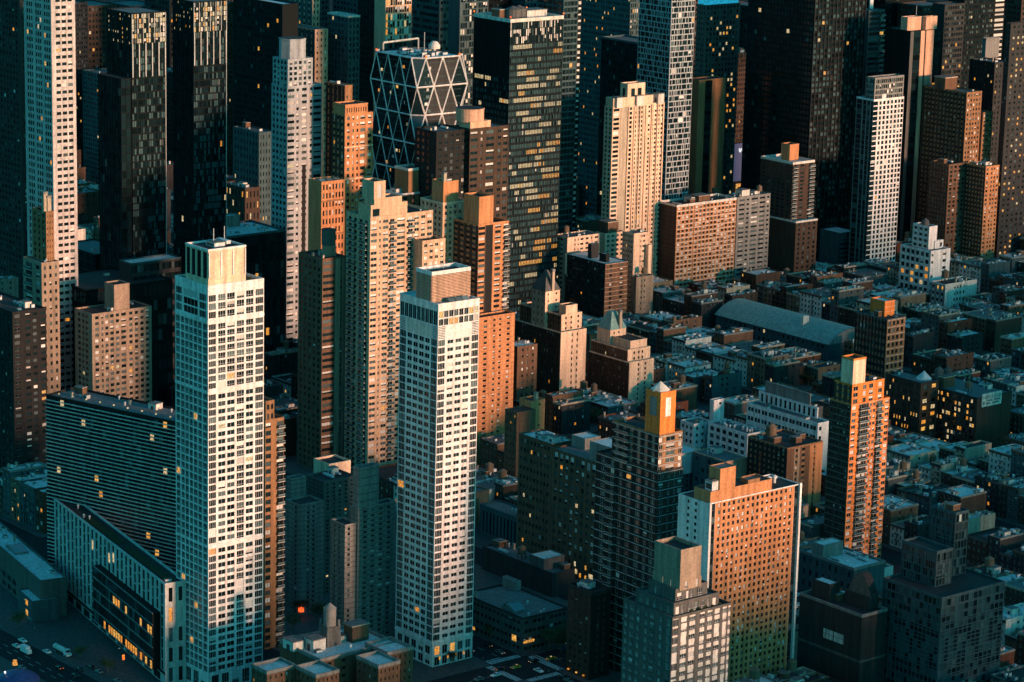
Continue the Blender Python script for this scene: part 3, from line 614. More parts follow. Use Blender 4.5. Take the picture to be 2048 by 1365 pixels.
# ---------------------------------------------------------------- upper left
Bld('pale_stone_tower', 'tall pale stone tower with small square windows cut by the top edge at far left', [
    T((101, -62, 46, 149), by=852, wall='ash', roof='roof_mid', R=FA([(.18, .37), (.43, .62), (.68, .87)], 66, hf=.45, w=(76, 8, 6, 7, 1)), L=FA([(.04, .10), (.12, .18), (.2, .26), (.36, .42), (.44, .5), (.52, .58), (.68, .74), (.76, .82), (.84, .9)], 66, hf=.62, w=(84, 9, 0, 6, 1)))], fr=-1, cap=300)
Bld('prewar_stepped_tower', 'brown stepped prewar tower with chimneys in front of the tall pale stone tower', [
    T((83, 530, 46, 118), by=880, wall='tan', roof='roof_mid', par=1.0, clut=4, R=FA(P(3, .4), 22, hf=.45), L=FA([(.1, .3), (.5, .85)], 22, hf=.5, balc=[(.5, .9)])),
    T((92, 428, 64, 130), dz=26, wall='umber', roof='roof_dark', par=1, R=FA(P(3, .3), 8, hf=.4), L=FA(P(3, .4), 8), clut=4),
    T((100, 398, 84, 116), z0=None, dz=7, wall='umber', roof='roof_dark', par=.8)], extra=multi(x_unit('chimney', 1, .2, .2, (2.2, 2.2, 11)), x_unit('chimney', 1, .6, .15, (2.2, 2.2, 9))))
Bld('dark_glass_tower', 'dark tower with scattered grey green windows in the top left corner', [
    T((38, -70, -70, 47), by=690, wall='darkgrey', L=FA(P(16, .55), 62, hf=.5, w=(66, 26, 2, 2)), R=FA(P(2, .5), 62))], cap=0)
def tw(label, px, by, sub, ext=None):
    crown = (26, 24, 14, 8, 28)
    ts = [T(px, by=by, wall='ink', roof='roof_mid', par=.6,
            R=[(0, 1, .925, 1, FA(P(14, .86, .01), 6, hf=.86, fr=-1, w=crown)), (0, 1, 0, .925, FA(P(16, .92, .005), 52, hf=.8, fr=-1, w=(0, 2, 0, .5, .2, 62, 0, 34)))],
            L=[(0, 1, .92, 1, FA(P(10, .4, .04), 7, hf=.5, fr=-1, w=(50, 20, 8, 2, 20))), (0, 1, 0, .92, FA(P(10, .95, .005), 52, hf=.9, fr=-1, w=(0, 2, 0, .4, .2, 90)))])]  # glowing panes at the top of the left side replace reflections
    if sub: ts.append(sub)
    Bld('twin_glass_tower', label, ts, fh=4, cap=0, extra=multi(x_fins(0, 'R', 6, 'steel', .5, .55, .84, .925, .02, .98), x_fins(0, 'R', 7, 'steel', .4, .3, .925, 1.0, .0, 1.0), x_fins(0, 'R', 1, 'steel', .3, .35, 0, 1, 1, 1)))
tw('left one of the dark glass twin towers, with a black slab against its side', (263, 29, 213, 331), 800, T((242, 160, 196, 262), by=812, wall='ink', roof='roof_dark', par=.5, L=FA(P(8, .95, .005), 40, hf=.9, fr=-1, w=(0, 1, 0, .3, 0, 90)), R=FA(P(2, .95), 40, hf=.9, fr=-1, w=(0, 1, 0, 0, 0, 90))))
tw('right one of the dark glass twin towers with a glowing crown', (387, 6, 345, 453), 770, None)
dg = (0, 6, 0, 1.2, .8, 92)
Bld('dark_glass_block', 'black glass podium block at the foot of the left twin tower, left of it', [T((190, 512, 118, 262), by=745, wall='black', roof='roof_mid', par=.8, L=FA(P(14, .94, .004), 14, hf=.8, fr=-1, w=dg), clut=2)], cap=0)
Bld('dark_glass_block', 'black glass podium block with pale roof right of the left twin tower', [T((262, 530, 250, 362), by=832, wall='darkgrey', roof='roof_light', par=.8, parw='bluegrey', R=FA(P(16, .94, .004), 14, hf=.62, fr=-1, w=(0, 10, 0, 2, 2, 86)))], cap=0)
Bld('dark_glass_block', 'low black glass block behind the tan brick slab', [T((172, 584, 88, 345), by=858, wall='black', roof='roof_dark', par=.8, L=FA(P(14, .9, .01), 9, hf=.7, fr=-1, w=dg), R=FA(P(18, .9, .01), 9, hf=.7, fr=-1, w=dg), clut=3)], cap=0)
Bld('dark_glass_block', 'dark block with crowded rooftop plant below the right twin tower', [T((450, 478, 383, 570), by=760, wall='black', roof='roof_light', par=1.2, parw='bluegrey', clut=14, R=FA(P(16, .9, .01), 15, hf=.8, fr=-1, w=dg), L=FA(P(10, .9, .01), 15, hf=.8, fr=-1, w=dg)), T((452, 436, 430, 480), dz=6, wall='grey', roof='roof_light')], cap=0)
Bld('dark_brick_block', 'small dark building with a row of warm lit windows beside the right twin tower', [T((490, 380, 443, 520), by=640, wall='darkbrown', roof='roof_mid', R=FA(P(4, .4), 12, hf=.55, w=(50, 8, 0, 30, 12)), L=FA(P(7, .45), 12, hf=.5, w=(55, 8, 0, 25, 12)), clut=5)], fr=-1)
dw = (80, 14, 0, 4, 2)
Bld('dark_stone_block', 'dark stone mid rise left of the pale crowned tower', [T((518, 268, 466, 548), by=622, wall='bluegrey', roof='roof_mid', par=.8, L=FA(P(8, .4), 24, hf=.5, w=dw), R=FA(P(5, .4), 24, hf=.5, w=dw), clut=3)], fr=-1, cap=0)
Bld('black_office_tower', 'black office tower with sparse lit dots right of the right twin tower', [T((565, 12, 466, 590), by=610, wall='black', roof='roof_light', par=1.0, L=FA(P(20, .8), 48, hf=.6, w=(0, 3, 0, 1.6, .6, 95), fr=-1))], fh=4, cap=0)
Bld('pale_crowned_tower', 'pale brick tower with stepped octagonal crown left of the orange brick tower', [
    T((575, 176, 543, 644), by=735, wall='silver', roof='roof_mid', par=.8, R=FA([(.01, .2), (.26, .33), (.42, .56), (.65, .72), (.76, .98)], 45, hf=.45, w=(44, 24, 30, 1, 1)), L=FA(P(4, .6), 45, hf=.5, w=(60, 30, 10))),  # bluish wall colour has the shade of nearby towers put into it
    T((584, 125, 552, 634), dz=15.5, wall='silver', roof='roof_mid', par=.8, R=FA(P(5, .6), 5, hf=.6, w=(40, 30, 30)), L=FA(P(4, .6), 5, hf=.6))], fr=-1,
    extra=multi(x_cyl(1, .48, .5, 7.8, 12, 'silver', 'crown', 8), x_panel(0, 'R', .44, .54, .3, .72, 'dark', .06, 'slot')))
Bld('orange_brick_tower', 'orange brick tower with cornice left of the diagonal glass tower', [
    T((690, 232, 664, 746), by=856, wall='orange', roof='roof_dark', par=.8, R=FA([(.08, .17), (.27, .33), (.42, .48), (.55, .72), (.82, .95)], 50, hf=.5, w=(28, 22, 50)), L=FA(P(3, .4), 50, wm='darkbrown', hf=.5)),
    T((692, 217, 668, 737), dz=5, wall='orange', roof='roof_dark', par=.8, parw='orange', R=FA(P(9, .4), 1, .5, w=(1,)))], fr=-1, extra=x_belts(0, 'R', (.9, .8, .62), .6, 'cream', .2))
Bld('dark_brick_tower', 'dark brick tower with steaming roof behind the orange brick tower', [T((690, 174, 652, 705), by=740, wall='umber', roof='roof_light', par=.8, clut=3, R=FA([(.2, .4)], 40, hf=.4, skip=.6), L='x' and FA(P(4, .3), 40, wm='dark', hf=.3, w=(1,)))], fr=-1, cap=0)
Bld('ornate_orange_building', 'small ornate orange brick building with skylights at the foot of the orange brick tower', [T((643, 368, 624, 690), by=874, wall='orange', roof='roof_light', par=1.0, R=FA(P(7, .5), 30, hf=.62, w=(60, 10, 26, 4)))], fr=-1, extra=multi(x_belts(0, 'R', (.93, .8, .66, .5), .8, 'umber', .5), *[x_unit('skylight', 0, .2+.3*k, .4, (3.4, 6, 1.6)) for k in range(3)]))
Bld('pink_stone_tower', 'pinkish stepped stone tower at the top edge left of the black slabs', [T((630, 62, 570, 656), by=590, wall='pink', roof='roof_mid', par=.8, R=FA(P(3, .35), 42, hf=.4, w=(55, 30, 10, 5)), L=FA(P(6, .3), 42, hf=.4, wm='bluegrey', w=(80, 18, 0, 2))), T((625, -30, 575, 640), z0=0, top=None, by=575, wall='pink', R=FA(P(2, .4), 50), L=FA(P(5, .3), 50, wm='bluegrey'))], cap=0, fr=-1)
Bld('grey_twin_top_tower', 'grey green tower with two pale roof boxes left of the diagonal glass tower', [T((697, 36, 655, 720), by=590, wall='bluegrey', roof='roof_light', par=1.2, parw='offwhite', R=FA(P(3, .5), 46, hf=.6, w=dw), L=FA(P(6, .5), 46, hf=.6, w=dw))], cap=0, fr=-1)
Bld('black_office_tower', 'black slab tower behind the diagonal glass tower', [T((757, -40, 716, 772), by=560, wall='black', R=FA(P(2, .9), 50, fr=-1, w=dg), L=FA(P(6, .9), 50, fr=-1, w=(0, 1, 0, .2, 0, 98)))], cap=0)
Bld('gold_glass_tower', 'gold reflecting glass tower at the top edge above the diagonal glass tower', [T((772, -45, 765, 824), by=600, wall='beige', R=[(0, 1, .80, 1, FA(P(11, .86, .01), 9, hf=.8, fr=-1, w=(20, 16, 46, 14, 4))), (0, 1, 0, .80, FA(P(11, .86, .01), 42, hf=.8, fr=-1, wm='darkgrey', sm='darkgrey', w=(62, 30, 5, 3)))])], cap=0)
Bld('dark_office_tower', 'dark blue office tower with lit strip at the top edge', [T((880, -40, 826, 932), by=560, wall='bluegrey', R=FA(P(8, .8), 46, hf=.5, fr=-1, w=(70, 24, 0, 3, 1)), L=FA(P(8, .9), 46, hf=.5, fr=-1, w=(80, 18, 0, 2)))], cap=0)
Bld('glass_office_tower', 'glittering glass tower at the top edge, just left of the glass office slab', [T((921, -45, 905, 978), by=590, wall='bluegrey', R=FA(P(12, .86), 50, hf=.8, fr=-1, w=(48, 26, 20, 4, 2)))], cap=0)

# ---------------------------------------------------------------- upper middle and right
Bld('striped_edge_tower', 'dark tower with a pale striped edge behind the glass office slab', [T((1128, -10, 1075, 1164), by=600, wall='bluegrey', roof='roof_mid', R=[(0, .8, 0, 1, FA(P(4, .9), 50, hf=.7, fr=-1, w=(90, 8, 0, 2))), (.8, 1, 0, 1, FA([(.15, .95)], 50, hf=.5, fr=-1, w=(0, 0, 1), wm='dark', sm='black'))], L=FA(P(5, .9), 50, hf=.7, fr=-1, w=dg))], cap=0)
Bld('office_tower', 'teal office tower with fine lit window rows left of the woven facade tower', [T((1263, -60, 1166, 1284), by=505, wall='bluegrey', L=FA(P(26, .6, .005), 52, hf=.5, fr=-1, w=(66, 22, 0, 7, 5)), R=FA(P(5, .6), 52, hf=.7, fr=-1, w=(40, 30, 20, 6, 4)))], cap=0)
Bld('dark_office_block', 'black office block with flat pale roof tucked behind the woven facade tower', [T((1282, 90, 1203, 1330), by=540, wall='black', roof='roof_mid', par=1.2, parw='bluegrey', L=FA(P(16, .85, .01), 34, hf=.55, fr=-1, w=(0, 8, 0, 1, 1, 90)))], cap=0)
Bld('woven_facade_tower', 'tower with a woven grid of pale frames around dark windows at the top edge', [T((1346, -62, 1281, 1393), by=575, wall='silver', R=FA([], 58, weave=1, w=(80, 12, 3, 1)), L=FA([], 58, weave=1, w=(86, 12, 0, 1)))], cap=300)  # frame colour dimmed in place of the shade on this tower
Bld('cream_crowned_tower', 'cream stepped tower with a castle like crown in front of the woven facade tower', [
    T((1226, 217, 1209, 1329), by=618, wall='cream', roof='roof_mid', par=.8,
      R=[(0, .14, 0, 1, FA([(.1, .9)], 44, .6, w=(60, 30, 10))), (.14, .30, 0, 1, 'stone'), (.30, .48, 0, 1, FA(P(2, .6), 44, .6)), (.48, .60, 0, 1, FA(P(1, .6), 44, .6, wm='stone')), (.60, 1, 0, 1, FA(P(6, .55), 44, .5, w=(55, 22, 20, 2)))], L=FA(P(2, .5), 44, w=(70, 30))),
    T((1238, 204, 1222, 1318), dz=5, wall='cream', roof='roof_light', par=1.2),
    T((1262, 175, 1243, 1297), dz=13, wall='cream', roof='roof_light', par=1.8, R=FA([(.2, .42), (.58, .8)], 1, .75, w=(1,), fr=-1), L=FA([(.3, .7)], 1, .75, w=(1,), fr=-1))], fr=-1, cap=200,
    extra=multi(x_unit('bulkhead_pale', 0, .1, .1, (5, 5, 7)), x_unit('bulkhead_pale', 0, .9, .1, (5, 5, 7)), x_unit('bulkhead_pale', 0, .5, .06, (6, 4, 7)), x_fins(0, 'R', 7, 'cream', .7, .8, 0, 1, .3, .98)))
Bld('blue_topped_tower', 'office tower with a glowing blue top right of the woven facade tower', [T((1412, 12, 1394, 1481), by=470, wall='midgrey', roof='roof_mid', par=.5, R=FA(P(10, .55), 44, hf=.55, fr=-1, w=(52, 24, 4, 12, 8)), L=FA(P(4, .5), 44, hf=.5, fr=-1, w=(78, 16, 0, 6))), T((1414, -2, 1396, 1480), dz=9, wall='l_blue', roof='roof_dark', par=.4)], fh=4, cap=0)
Bld('brown_slab_tower', 'blank brown slab tower with a dark vertical groove right of the woven facade tower', [T((1398, 163, 1388, 1452), by=500, wall='umber', roof='roof_dark', par=.8, R=[(0, .24, 0, 1, 'umber'), (.24, .5, 0, 1, FA([(0.02, .98)], 44, .9, fr=-1, w=(0, 0, 0, 0, 0, 1), sm='black')), (.5, 1, 0, 1, 'umber')])], cap=0)
Bld('dark_office_tower', 'broad dark office tower with pale vertical mullions and an almost black left side', [T((1633, -60, 1500, 1736), by=520, wall='ink', R=FA(P(14, .7, .01), 52, hf=.6, fr=-1, w=(0, 3, 0, 1.6, .8, 60, 0, 34)), L=FA(P(20, .9, .01), 52, hf=.7, fr=-1, w=(0, 2, 0, .9, .5, 95), wm='black', sm='black'))], fh=4, cap=0, extra=x_fins(0, 'R', 15, 'darkgrey', .5, .4))
Bld('balcony_tower', 'dark tower with a stack of balconies and a bright sunlit cap at the top edge', [T((1738, 24, 1730, 1770), by=480, wall='bluegrey', roof='roof_mid', R=FA([(.05, .7), (.75, .98)], 46, hf=.6, fr=-1, w=(70, 28, 0, 2), balc=[(.7, 1)])), T((1739, -6, 1732, 1762), dz=9, wall='white')], cap=0)
Bld('dark_balcony_tower', 'dark brown tower with balcony stacks, white roof rim and an orange bulkhead', [
    T((1586, 330, 1522, 1629), by=575, wall='darkbrown', roof='roof_light', par=1.6, parw='offwhite', R=FA([(.05, .2), (.36, .52), (.76, .95)], 32, hf=.5, fr=-1, balc=[(.0, .22), (.76, 1)], w=(70, 20, 8)), L=FA(P(6, .5), 32, hf=.45, fr=-1, w=(84, 14, 0, 1))),
    T((1580, 292, 1563, 1598), dz=10.5, wall='orange', roof='roof_dark', par=.8), T((1592, 447, 1522, 1635), top=None, by=580, wall='darkbrown', roof='roof_light', par=1.2, parw='offwhite', R=FA(P(4, .4), 14, w=(80, 20)))], cap=0)
Bld('white_grid_tower', 'slim tower with a bright white window grid and glass top floors on the right', [
    T((1748, 203, 1713, 1808), by=560, wall='white', roof='roof_mid', par=1.2, R=FA([(.0, .14, .8), (.19, .26), (.31, .39), (.44, .52), (.57, .64), (.69, .77), (.81, .88), (.91, .99)], 36, hf=.7, w=(72, 22, 4, 2)), L=FA([(.02, .14), (.2, .36), (.42, .6), (.66, .96)], 36, hf=.86, w=(90, 9), wm='grey', sm='midgrey')),
    T((1741, 164, 1724, 1801), dz=15, wall='grey', roof='roof_mid', par=1, R=FA(P(14, .8), 4, hf=.7, w=(40, 50, 10)), L=FA(P(5, .8), 4, hf=.7))], fr=-1, extra=multi(x_unit('rooftop_unit', 0, .35, .12, (4, 3, 5))))
Bld('dark_pillared_tower', 'dark tower with tall sunlit pink pillars and two pink roof boxes at top right', [
    T((1822, 64, 1772, 1884), by=530, wall='black', roof='roof_dark', par=.5, R=[(0, .10, 0, 1, 'midgrey'), (.10, .33, 0, 1, FA([(.02, .98)], 40, .9, fr=-1, w=(0, 0, 0, 0, 0, 1), sm='black')), (.33, .46, 0, 1, 'pink'), (.46, .5, 0, 1, 'black'), (.5, .75, 0, 1, 'pink'), (.75, 1, 0, 1, FA([(.1, .9)], 40, .8, fr=-1, w=dg))]),
    T((1801, 38, 1788, 1830), dz=9, wall='pink', roof='roof_light', par=.6), T((1856, 36, 1848, 1878), dz=9, wall='pink', roof='roof_light', par=.6)], cap=0, extra=x_mast(0, [(.55, .5)], 16))
tr = (62, 24, 0, 8, 4)
Bld('office_tower', 'dark office tower with bright lit window rows right of the pink pillared tower', [T((1890, 12, 1872, 1930), by=500, wall='darkgrey', R=FA(P(8, .8), 46, hf=.55, fr=-1, w=tr))], cap=0)
Bld('office_tower', 'banded dark tower with white striped corner at the top right edge', [T((1932, -50, 1900, 2014), by=470, wall='ink', R=[(0, .74, 0, 1, FA(P(14, .85), 52, hf=.5, fr=-1, w=(66, 26, 0, 2, 2))), (.74, 1, 0, 1, FA([(.1, .95)], 52, hf=.55, fr=-1, w=(0, 0, 1), wm='black', sm='black'))])], cap=0)
Bld('stone_tower', 'stepped teal stone tower with a pale sunlit top box near the right edge', [T((1990, 128, 1940, 2020), by=500, wall='darkgrey', roof='roof_mid', R=FA(P(4, .4), 36, hf=.5, fr=-1, w=dw), L=FA(P(7, .4), 36, hf=.5, fr=-1, w=dw), clut=4), T((1992, 76, 1984, 2018), dz=14, wall='grey', roof='roof_light')], cap=0)
Bld('stone_tower', 'tall stone tower with many warm lit windows cut by the right edge', [T((2022, 50, 2012, 2110), by=545, wall='darkgrey', roof='roof_mid', R=FA(P(9, .42), 46, hf=.42, fr=-1, w=(62, 16, 0, 16, 6)), L=FA(P(2, .4), 46, fr=-1))], cap=150)
Bld('brown_apartment_tower', 'brown apartment tower with a dark roof tank on the right, upper of two', [
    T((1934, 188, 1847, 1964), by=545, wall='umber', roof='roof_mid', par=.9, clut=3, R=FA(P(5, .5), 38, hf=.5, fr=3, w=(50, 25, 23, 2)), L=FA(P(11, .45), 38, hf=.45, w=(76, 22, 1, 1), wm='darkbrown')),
    T((1966, 228, 1948, 1986), by=540, wall='umber', roof='roof_mid', R=FA(P(3, .5), 32, hf=.5, w=(50, 25, 25)))], fr=-1, cap=0, extra=multi(x_unit('bulkhead', 0, .3, .6, (12, 10, 9))))
Bld('brown_apartment_tower', 'pair of brown apartment wings with an orange sunlit end on the right, lower of two', [
    T((1898, 332, 1859, 1933), by=556, wall='brown', roof='roof_dark', par=.9, clut=4, R=FA(P(4, .55), 26, hf=.55, w=(56, 36, 8)), L=FA(P(6, .5), 26, hf=.5, w=(76, 22, 2), wm='darkbrown')),
    T((1972, 336, 1932, 1999), by=560, wall='orange', roof='roof_dark', par=.9, clut=5, R=FA([(.06, .2), (.4, .5), (.6, .7), (.82, .95)], 26, hf=.5, w=(40, 35, 25)), L=FA(P(6, .5), 26, hf=.5, w=(76, 22, 2), wm='darkbrown'))], fr=-1, cap=0)

# ---------------------------------------------------------------- middle right
lw = (.34, 'offwhite')
Bld('brick_grid_slab', 'broad orange brick slab with pale floor lines left of the pale grey green slab', [
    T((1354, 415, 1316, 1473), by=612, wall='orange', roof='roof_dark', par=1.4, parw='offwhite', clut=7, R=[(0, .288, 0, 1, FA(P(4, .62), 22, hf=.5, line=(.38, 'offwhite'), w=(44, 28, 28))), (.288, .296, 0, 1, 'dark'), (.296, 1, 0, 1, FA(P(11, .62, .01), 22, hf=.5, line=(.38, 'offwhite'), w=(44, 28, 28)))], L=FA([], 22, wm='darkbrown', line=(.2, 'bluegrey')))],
    fr=3, frm='offwhite', extra=multi(x_unit('bulkhead', 0, .5, .35, (10, 8, 5), label='orange brick stair bulkhead'), x_unit('bulkhead_pale', 0, .4, .5, (7, 7, 4))))
Bld('pale_apartment_slab', 'pale grey green apartment slab attached right of the brick grid slab', [T((1475, 398, 1460, 1541), by=592, wall='grey', roof='roof_mid', par=.9, clut=8, R=FA([(.06, .22), (.28, .36), (.43, .62), (.68, .84), (.9, .97)], 21, hf=.42, w=(60, 30, 10)))], fr=3, extra=x_unit('bulkhead_pale', 0, .3, .4, (7, 6, 5)))
Bld('cream_prewar_block', 'sunlit cream apartment block of several wings behind the dark slab', [
    T((1268, 470, 1245, 1298), by=642, wall='cream', roof='roof_mid', par=.7, clut=3, R=FA([(.45, .5), (.56, .61), (.63, .75)], 17, hf=.42, skip=.12, w=(84, 10, 6)), L=FA(P(4, .45), 17, wm='stone', hf=.5)),
    T((1135, 478, 1108, 1200), by=640, wall='cream', roof='roof_mid', par=.7, clut=6, R=FA([(.22, .25), (.32, .35), (.4, .49), (.56, .65), (.73, .76), (.84, .94)], 17, hf=.42), L=FA([(.3, .5), (.62, .85)], 17, hf=.45, wm='stone')),
    T((1211, 470, 1192, 1250), by=628, wall='cream', roof='roof_mid', par=.7, clut=4, R=FA(P(4, .6), 17, hf=.5)),
    T((1297, 492, 1290, 1304), by=640, wall='cream', par=.5), T((1273, 558, 1262, 1307), by=648, wall='tan', roof='roof_dark', par=1, clut=5, R=FA([(.28, .34), (.46, .52)], 8, hf=.42))], fr=3, extra=x_unit('bulkhead', 2, .4, .5, (9, 9, 8)))
Bld('dark_apartment_slab', 'dark brown apartment slab with pale floor lines and a light blue roof', [
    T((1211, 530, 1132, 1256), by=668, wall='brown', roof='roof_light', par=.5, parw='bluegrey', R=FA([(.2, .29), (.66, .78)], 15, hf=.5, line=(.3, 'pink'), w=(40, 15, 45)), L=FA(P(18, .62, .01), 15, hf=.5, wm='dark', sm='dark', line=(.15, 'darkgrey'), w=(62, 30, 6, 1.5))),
    T((1183, 490, 1176, 1198), dz=9, wall='darkgrey', roof='roof_light', par=.3), T((1212, 510, 1199, 1219), dz=5, wall='dark', roof='roof_light', par=.3)], fr=-1, extra=x_fins(0, 'L', 1, 'cream', .8, 1.2, .72, 1.02, 1, 1))
def x_mansard(tier, m, h, sc, chim):
    def f(b, root, rng):
        x_pyramid(tier, m, h, sc, .35, 'mansard_roof')(b, root, rng)
        t = b['tiers'][tier]; x0, y0, x1, y1 = t['r']; put_unit(root, 'chimney', x0+chim*(x1-x0), y0+.4, t['z'][1], 1.7, 1.7, h*1.12)
    return f
hl = (58, 34, 5, 2, 1)
Bld('mansard_hotel', 'taller cream hotel slab with a pointed mansard turret and blank sunlit end wall', [
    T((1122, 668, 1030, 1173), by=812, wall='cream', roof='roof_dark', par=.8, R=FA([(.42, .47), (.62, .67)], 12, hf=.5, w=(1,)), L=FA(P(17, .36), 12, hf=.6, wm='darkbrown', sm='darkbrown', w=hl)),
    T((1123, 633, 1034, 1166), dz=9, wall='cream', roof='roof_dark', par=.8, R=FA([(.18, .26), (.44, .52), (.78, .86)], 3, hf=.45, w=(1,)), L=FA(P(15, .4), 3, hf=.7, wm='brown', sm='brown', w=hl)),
    T((1132, 614, 1118, 1155), z0=None, dz=5.0, wall='cream', roof='roof_dark', par=.6),
    T((1091, 584, 1064, 1120), top=None, by=800, wall='cream', roof='roof_dark', par=0, R=FA([(.16, .24), (.7, .82)], 16, hf=.3, w=(1,)), L=FA(P(3, .2), 16, wm='stone', w=(1,)))], fr=-1, extra=x_mansard(3, 'midgrey', 11, .12, .5))
Bld('mansard_hotel', 'shorter cream hotel slab with a pale green mansard turret and blank sunlit end wall', [
    T((1259, 728, 1178, 1308), by=816, wall='cream', roof='roof_dark', par=.8, R=FA([(.34, .4), (.62, .68)], 9, hf=.5, w=(1,)), L=FA(P(16, .36), 9, hf=.6, wm='darkbrown', sm='darkbrown', w=hl)),
    T((1256, 703, 1180, 1301), dz=6.5, wall='cream', roof='roof_dark', par=.8, R=FA([(.25, .32), (.45, .52), (.62, .69)], 2, hf=.5, w=(1,)), L=FA(P(14, .4), 2, hf=.6, wm='brown', sm='brown', w=hl)),
    T((1261, 685, 1215, 1294), z0=None, dz=4.5, wall='cream', roof='roof_dark', par=.7),
    T((1221, 661, 1195, 1252), top=None, by=800, wall='cream', roof='roof_dark', par=0, R=FA([(.2, .28), (.5, .58)], 10, hf=.3, w=(1,)))], fr=-1, extra=x_mansard(3, 'copper_green', 9.5, .3, .62))
Bld('brown_brick_slab', 'narrow plain brown brick slab tucked left of the taller cream mansard hotel', [T((1035, 696, 1022, 1075), by=838, wall='brown', roof='roof_light', par=.5, clut=3, R=FA([(.22, .31), (.48, .54), (.74, .83)], 11, hf=.4, w=(50, 20, 30)))], fr=-1)
Bld('tan_party_wall_building', 'blocky tan building with blank sunlit walls above the brown hospital wing', [
    T((1034, 828, 1010, 1057), by=1000, wall='brown', roof='roof_dark', par=.6, L=FA(P(3, .25), 12, hf=.35, w=(90, 5, 0, 5))),
    T((1062, 806, 1039, 1090), by=985, wall='orange', roof='roof_dark', par=.7, R=FA([(.1, .22), (.55, .68)], 13, hf=.3, skip=.6))], fr=-1, extra=x_unit('chimney', 1, .6, .3, (1.6, 1.6, 4)))
Bld('hospital_wing', 'long brown hospital building with pale square windows and lit arched windows at street level', [
    T((1219, 938, 1104, 1290), by=1182, wall='brown', roof='roof_mid', par=.8, L=[(0, 1, .91, 1, FA(P(10, .62), 1, hf=.72, w=(0, 10, 90))), (0, 1, .16, .91, FA(P(10, .5), 11, hf=.5, w=(10, 40, 46, 1, 3))), (0, 1, 0, .16, FA(P(10, .4), 2, hf=.5, w=(50, 20, 10, 10, 10)))]),
    T((1104, 892, 1038, 1150), by=1128, wall='brown', roof='roof_light', par=.8, clut=12, L=FA(P(9, .55), 13, hf=.42, w=(58, 26, 4, 8, 4)), R=FA(P(2, .5), 13)),
    T((1222, 898, 1180, 1262), dz=9, wall='grey', roof='roof_light', par=.4), T((1170, 880, 1110, 1215), z0=0.0, dz=5, wall='grey', roof='roof_light', par=.4)], fr=4, fh=3.4,
    extra=multi(*[x_panel(0, 'L', u, u+.075, .045, .085, 'l_pale', .1, 'arched_window') for u in (.22, .5, .8)]))
bl = (.30, 'silver')
Bld('dark_balcony_tower', 'dark apartment tower ringed by thin pale balcony lines with an orange rooftop turret', [
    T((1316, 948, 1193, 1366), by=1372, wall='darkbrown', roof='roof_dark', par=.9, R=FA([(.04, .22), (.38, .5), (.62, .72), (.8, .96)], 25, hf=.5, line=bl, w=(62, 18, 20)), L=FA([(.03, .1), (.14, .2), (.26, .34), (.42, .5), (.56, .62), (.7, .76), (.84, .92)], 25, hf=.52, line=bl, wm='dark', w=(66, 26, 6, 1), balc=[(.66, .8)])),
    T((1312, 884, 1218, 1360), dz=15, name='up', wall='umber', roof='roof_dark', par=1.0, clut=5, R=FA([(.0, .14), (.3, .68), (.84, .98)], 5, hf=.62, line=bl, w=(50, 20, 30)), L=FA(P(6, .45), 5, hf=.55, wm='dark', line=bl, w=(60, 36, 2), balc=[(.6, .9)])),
    T((1287, 810, 1257, 1318), z0=None, dz=18, wall='brightorange', roof='roof_mid', par=.3), T((1295, 843, 1288, 1320), z0='up', dz=9, wall='brightorange', par=.3, roof='roof_dark')], fr=3, frm='offwhite',
    extra=multi(x_cyl(2, .45, .5, 3.8, .4, 'offwhite', 'turret_cap', 8, 3.2), x_panel(2, 'R', .33, .66, .45, .88, 'white', .15, 'turret_panel'), x_panel(2, 'L', .25, .7, .45, .88, 'grey', .15, 'turret_panel')))
def x_orange_slab(b, root, rng):
    t = b['tiers'][0]; x0, y0, x1, y1 = t['r']; z = t['z'][1]
    for k in range(8): put_unit(root, 'vent', x0+(.16+.072*k)*(x1-x0) if k < 6 else x0+(.8+.06*(k-6))*(x1-x0), y0+(.12 if k < 6 else .45)*(y1-y0), z+.05, 2.2, 2.2, 3.4)
Bld('orange_brick_slab', 'broad orange brick slab with a window grid between white end fins, right foreground', [
    T((1417, 1010, 1357, 1601), by=1440, wall='white', roof='roof_dark', par=.4,
      R=[(0, .022, 0, 1, 'white'), (.022, .075, 0, 1, FA([(.02, .98)], 32, .85, sm='darkgrey', fr=-1, w=(88, 12))), (.075, .935, 0, 1, FA(P(16, .48, .02), 32, hf=.55, wm='orange', sm='orange', ac=.13, w=(64, 14, 19, 2, 1))), (.935, .98, 0, 1, FA([(.02, .98)], 32, .85, sm='darkgrey', fr=-1, w=(88, 12))), (.98, 1, 0, 1, 'white')],
      L=[(0, .36, 0, 1, 'white'), (.36, .46, 0, 1, FA([(.1, .9)], 32, .5, w=(1,))), (.46, .62, 0, 1, 'white'), (.62, .7, 0, 1, FA([(.05, .95)], 32, .5, w=(1,))), (.7, 1, 0, 1, 'white')]),
    T((1433, 990, 1400, 1556), dz=4.5, wall='orange', roof='roof_dark', par=.3), T((1493, 957, 1470, 1524), z0=None, dz=8.5, wall='orange', roof='roof_mid', par=.3, clamp=True),
    T((1526, 972, 1510, 1550), dz=6, wall='umber', roof='roof_mid', par=.3)], fr=4, frm='dark', extra=multi(x_orange_slab, x_unit('rooftop_unit', 1, .12, .3, (5, 4, 4.5)), x_unit('rooftop_unit', 1, .27, .3, (5, 4, 4.5)), x_fins(0, 'R', 2, 'white', .9, 1.0, 0, 1.01, 0, 1)))
gc = [(.01, .1, .8, 5), (.15, .25), (.29, .39), (.47, .55), (.60, .68), (.72, .81), (.86, .93), (.955, .995)]
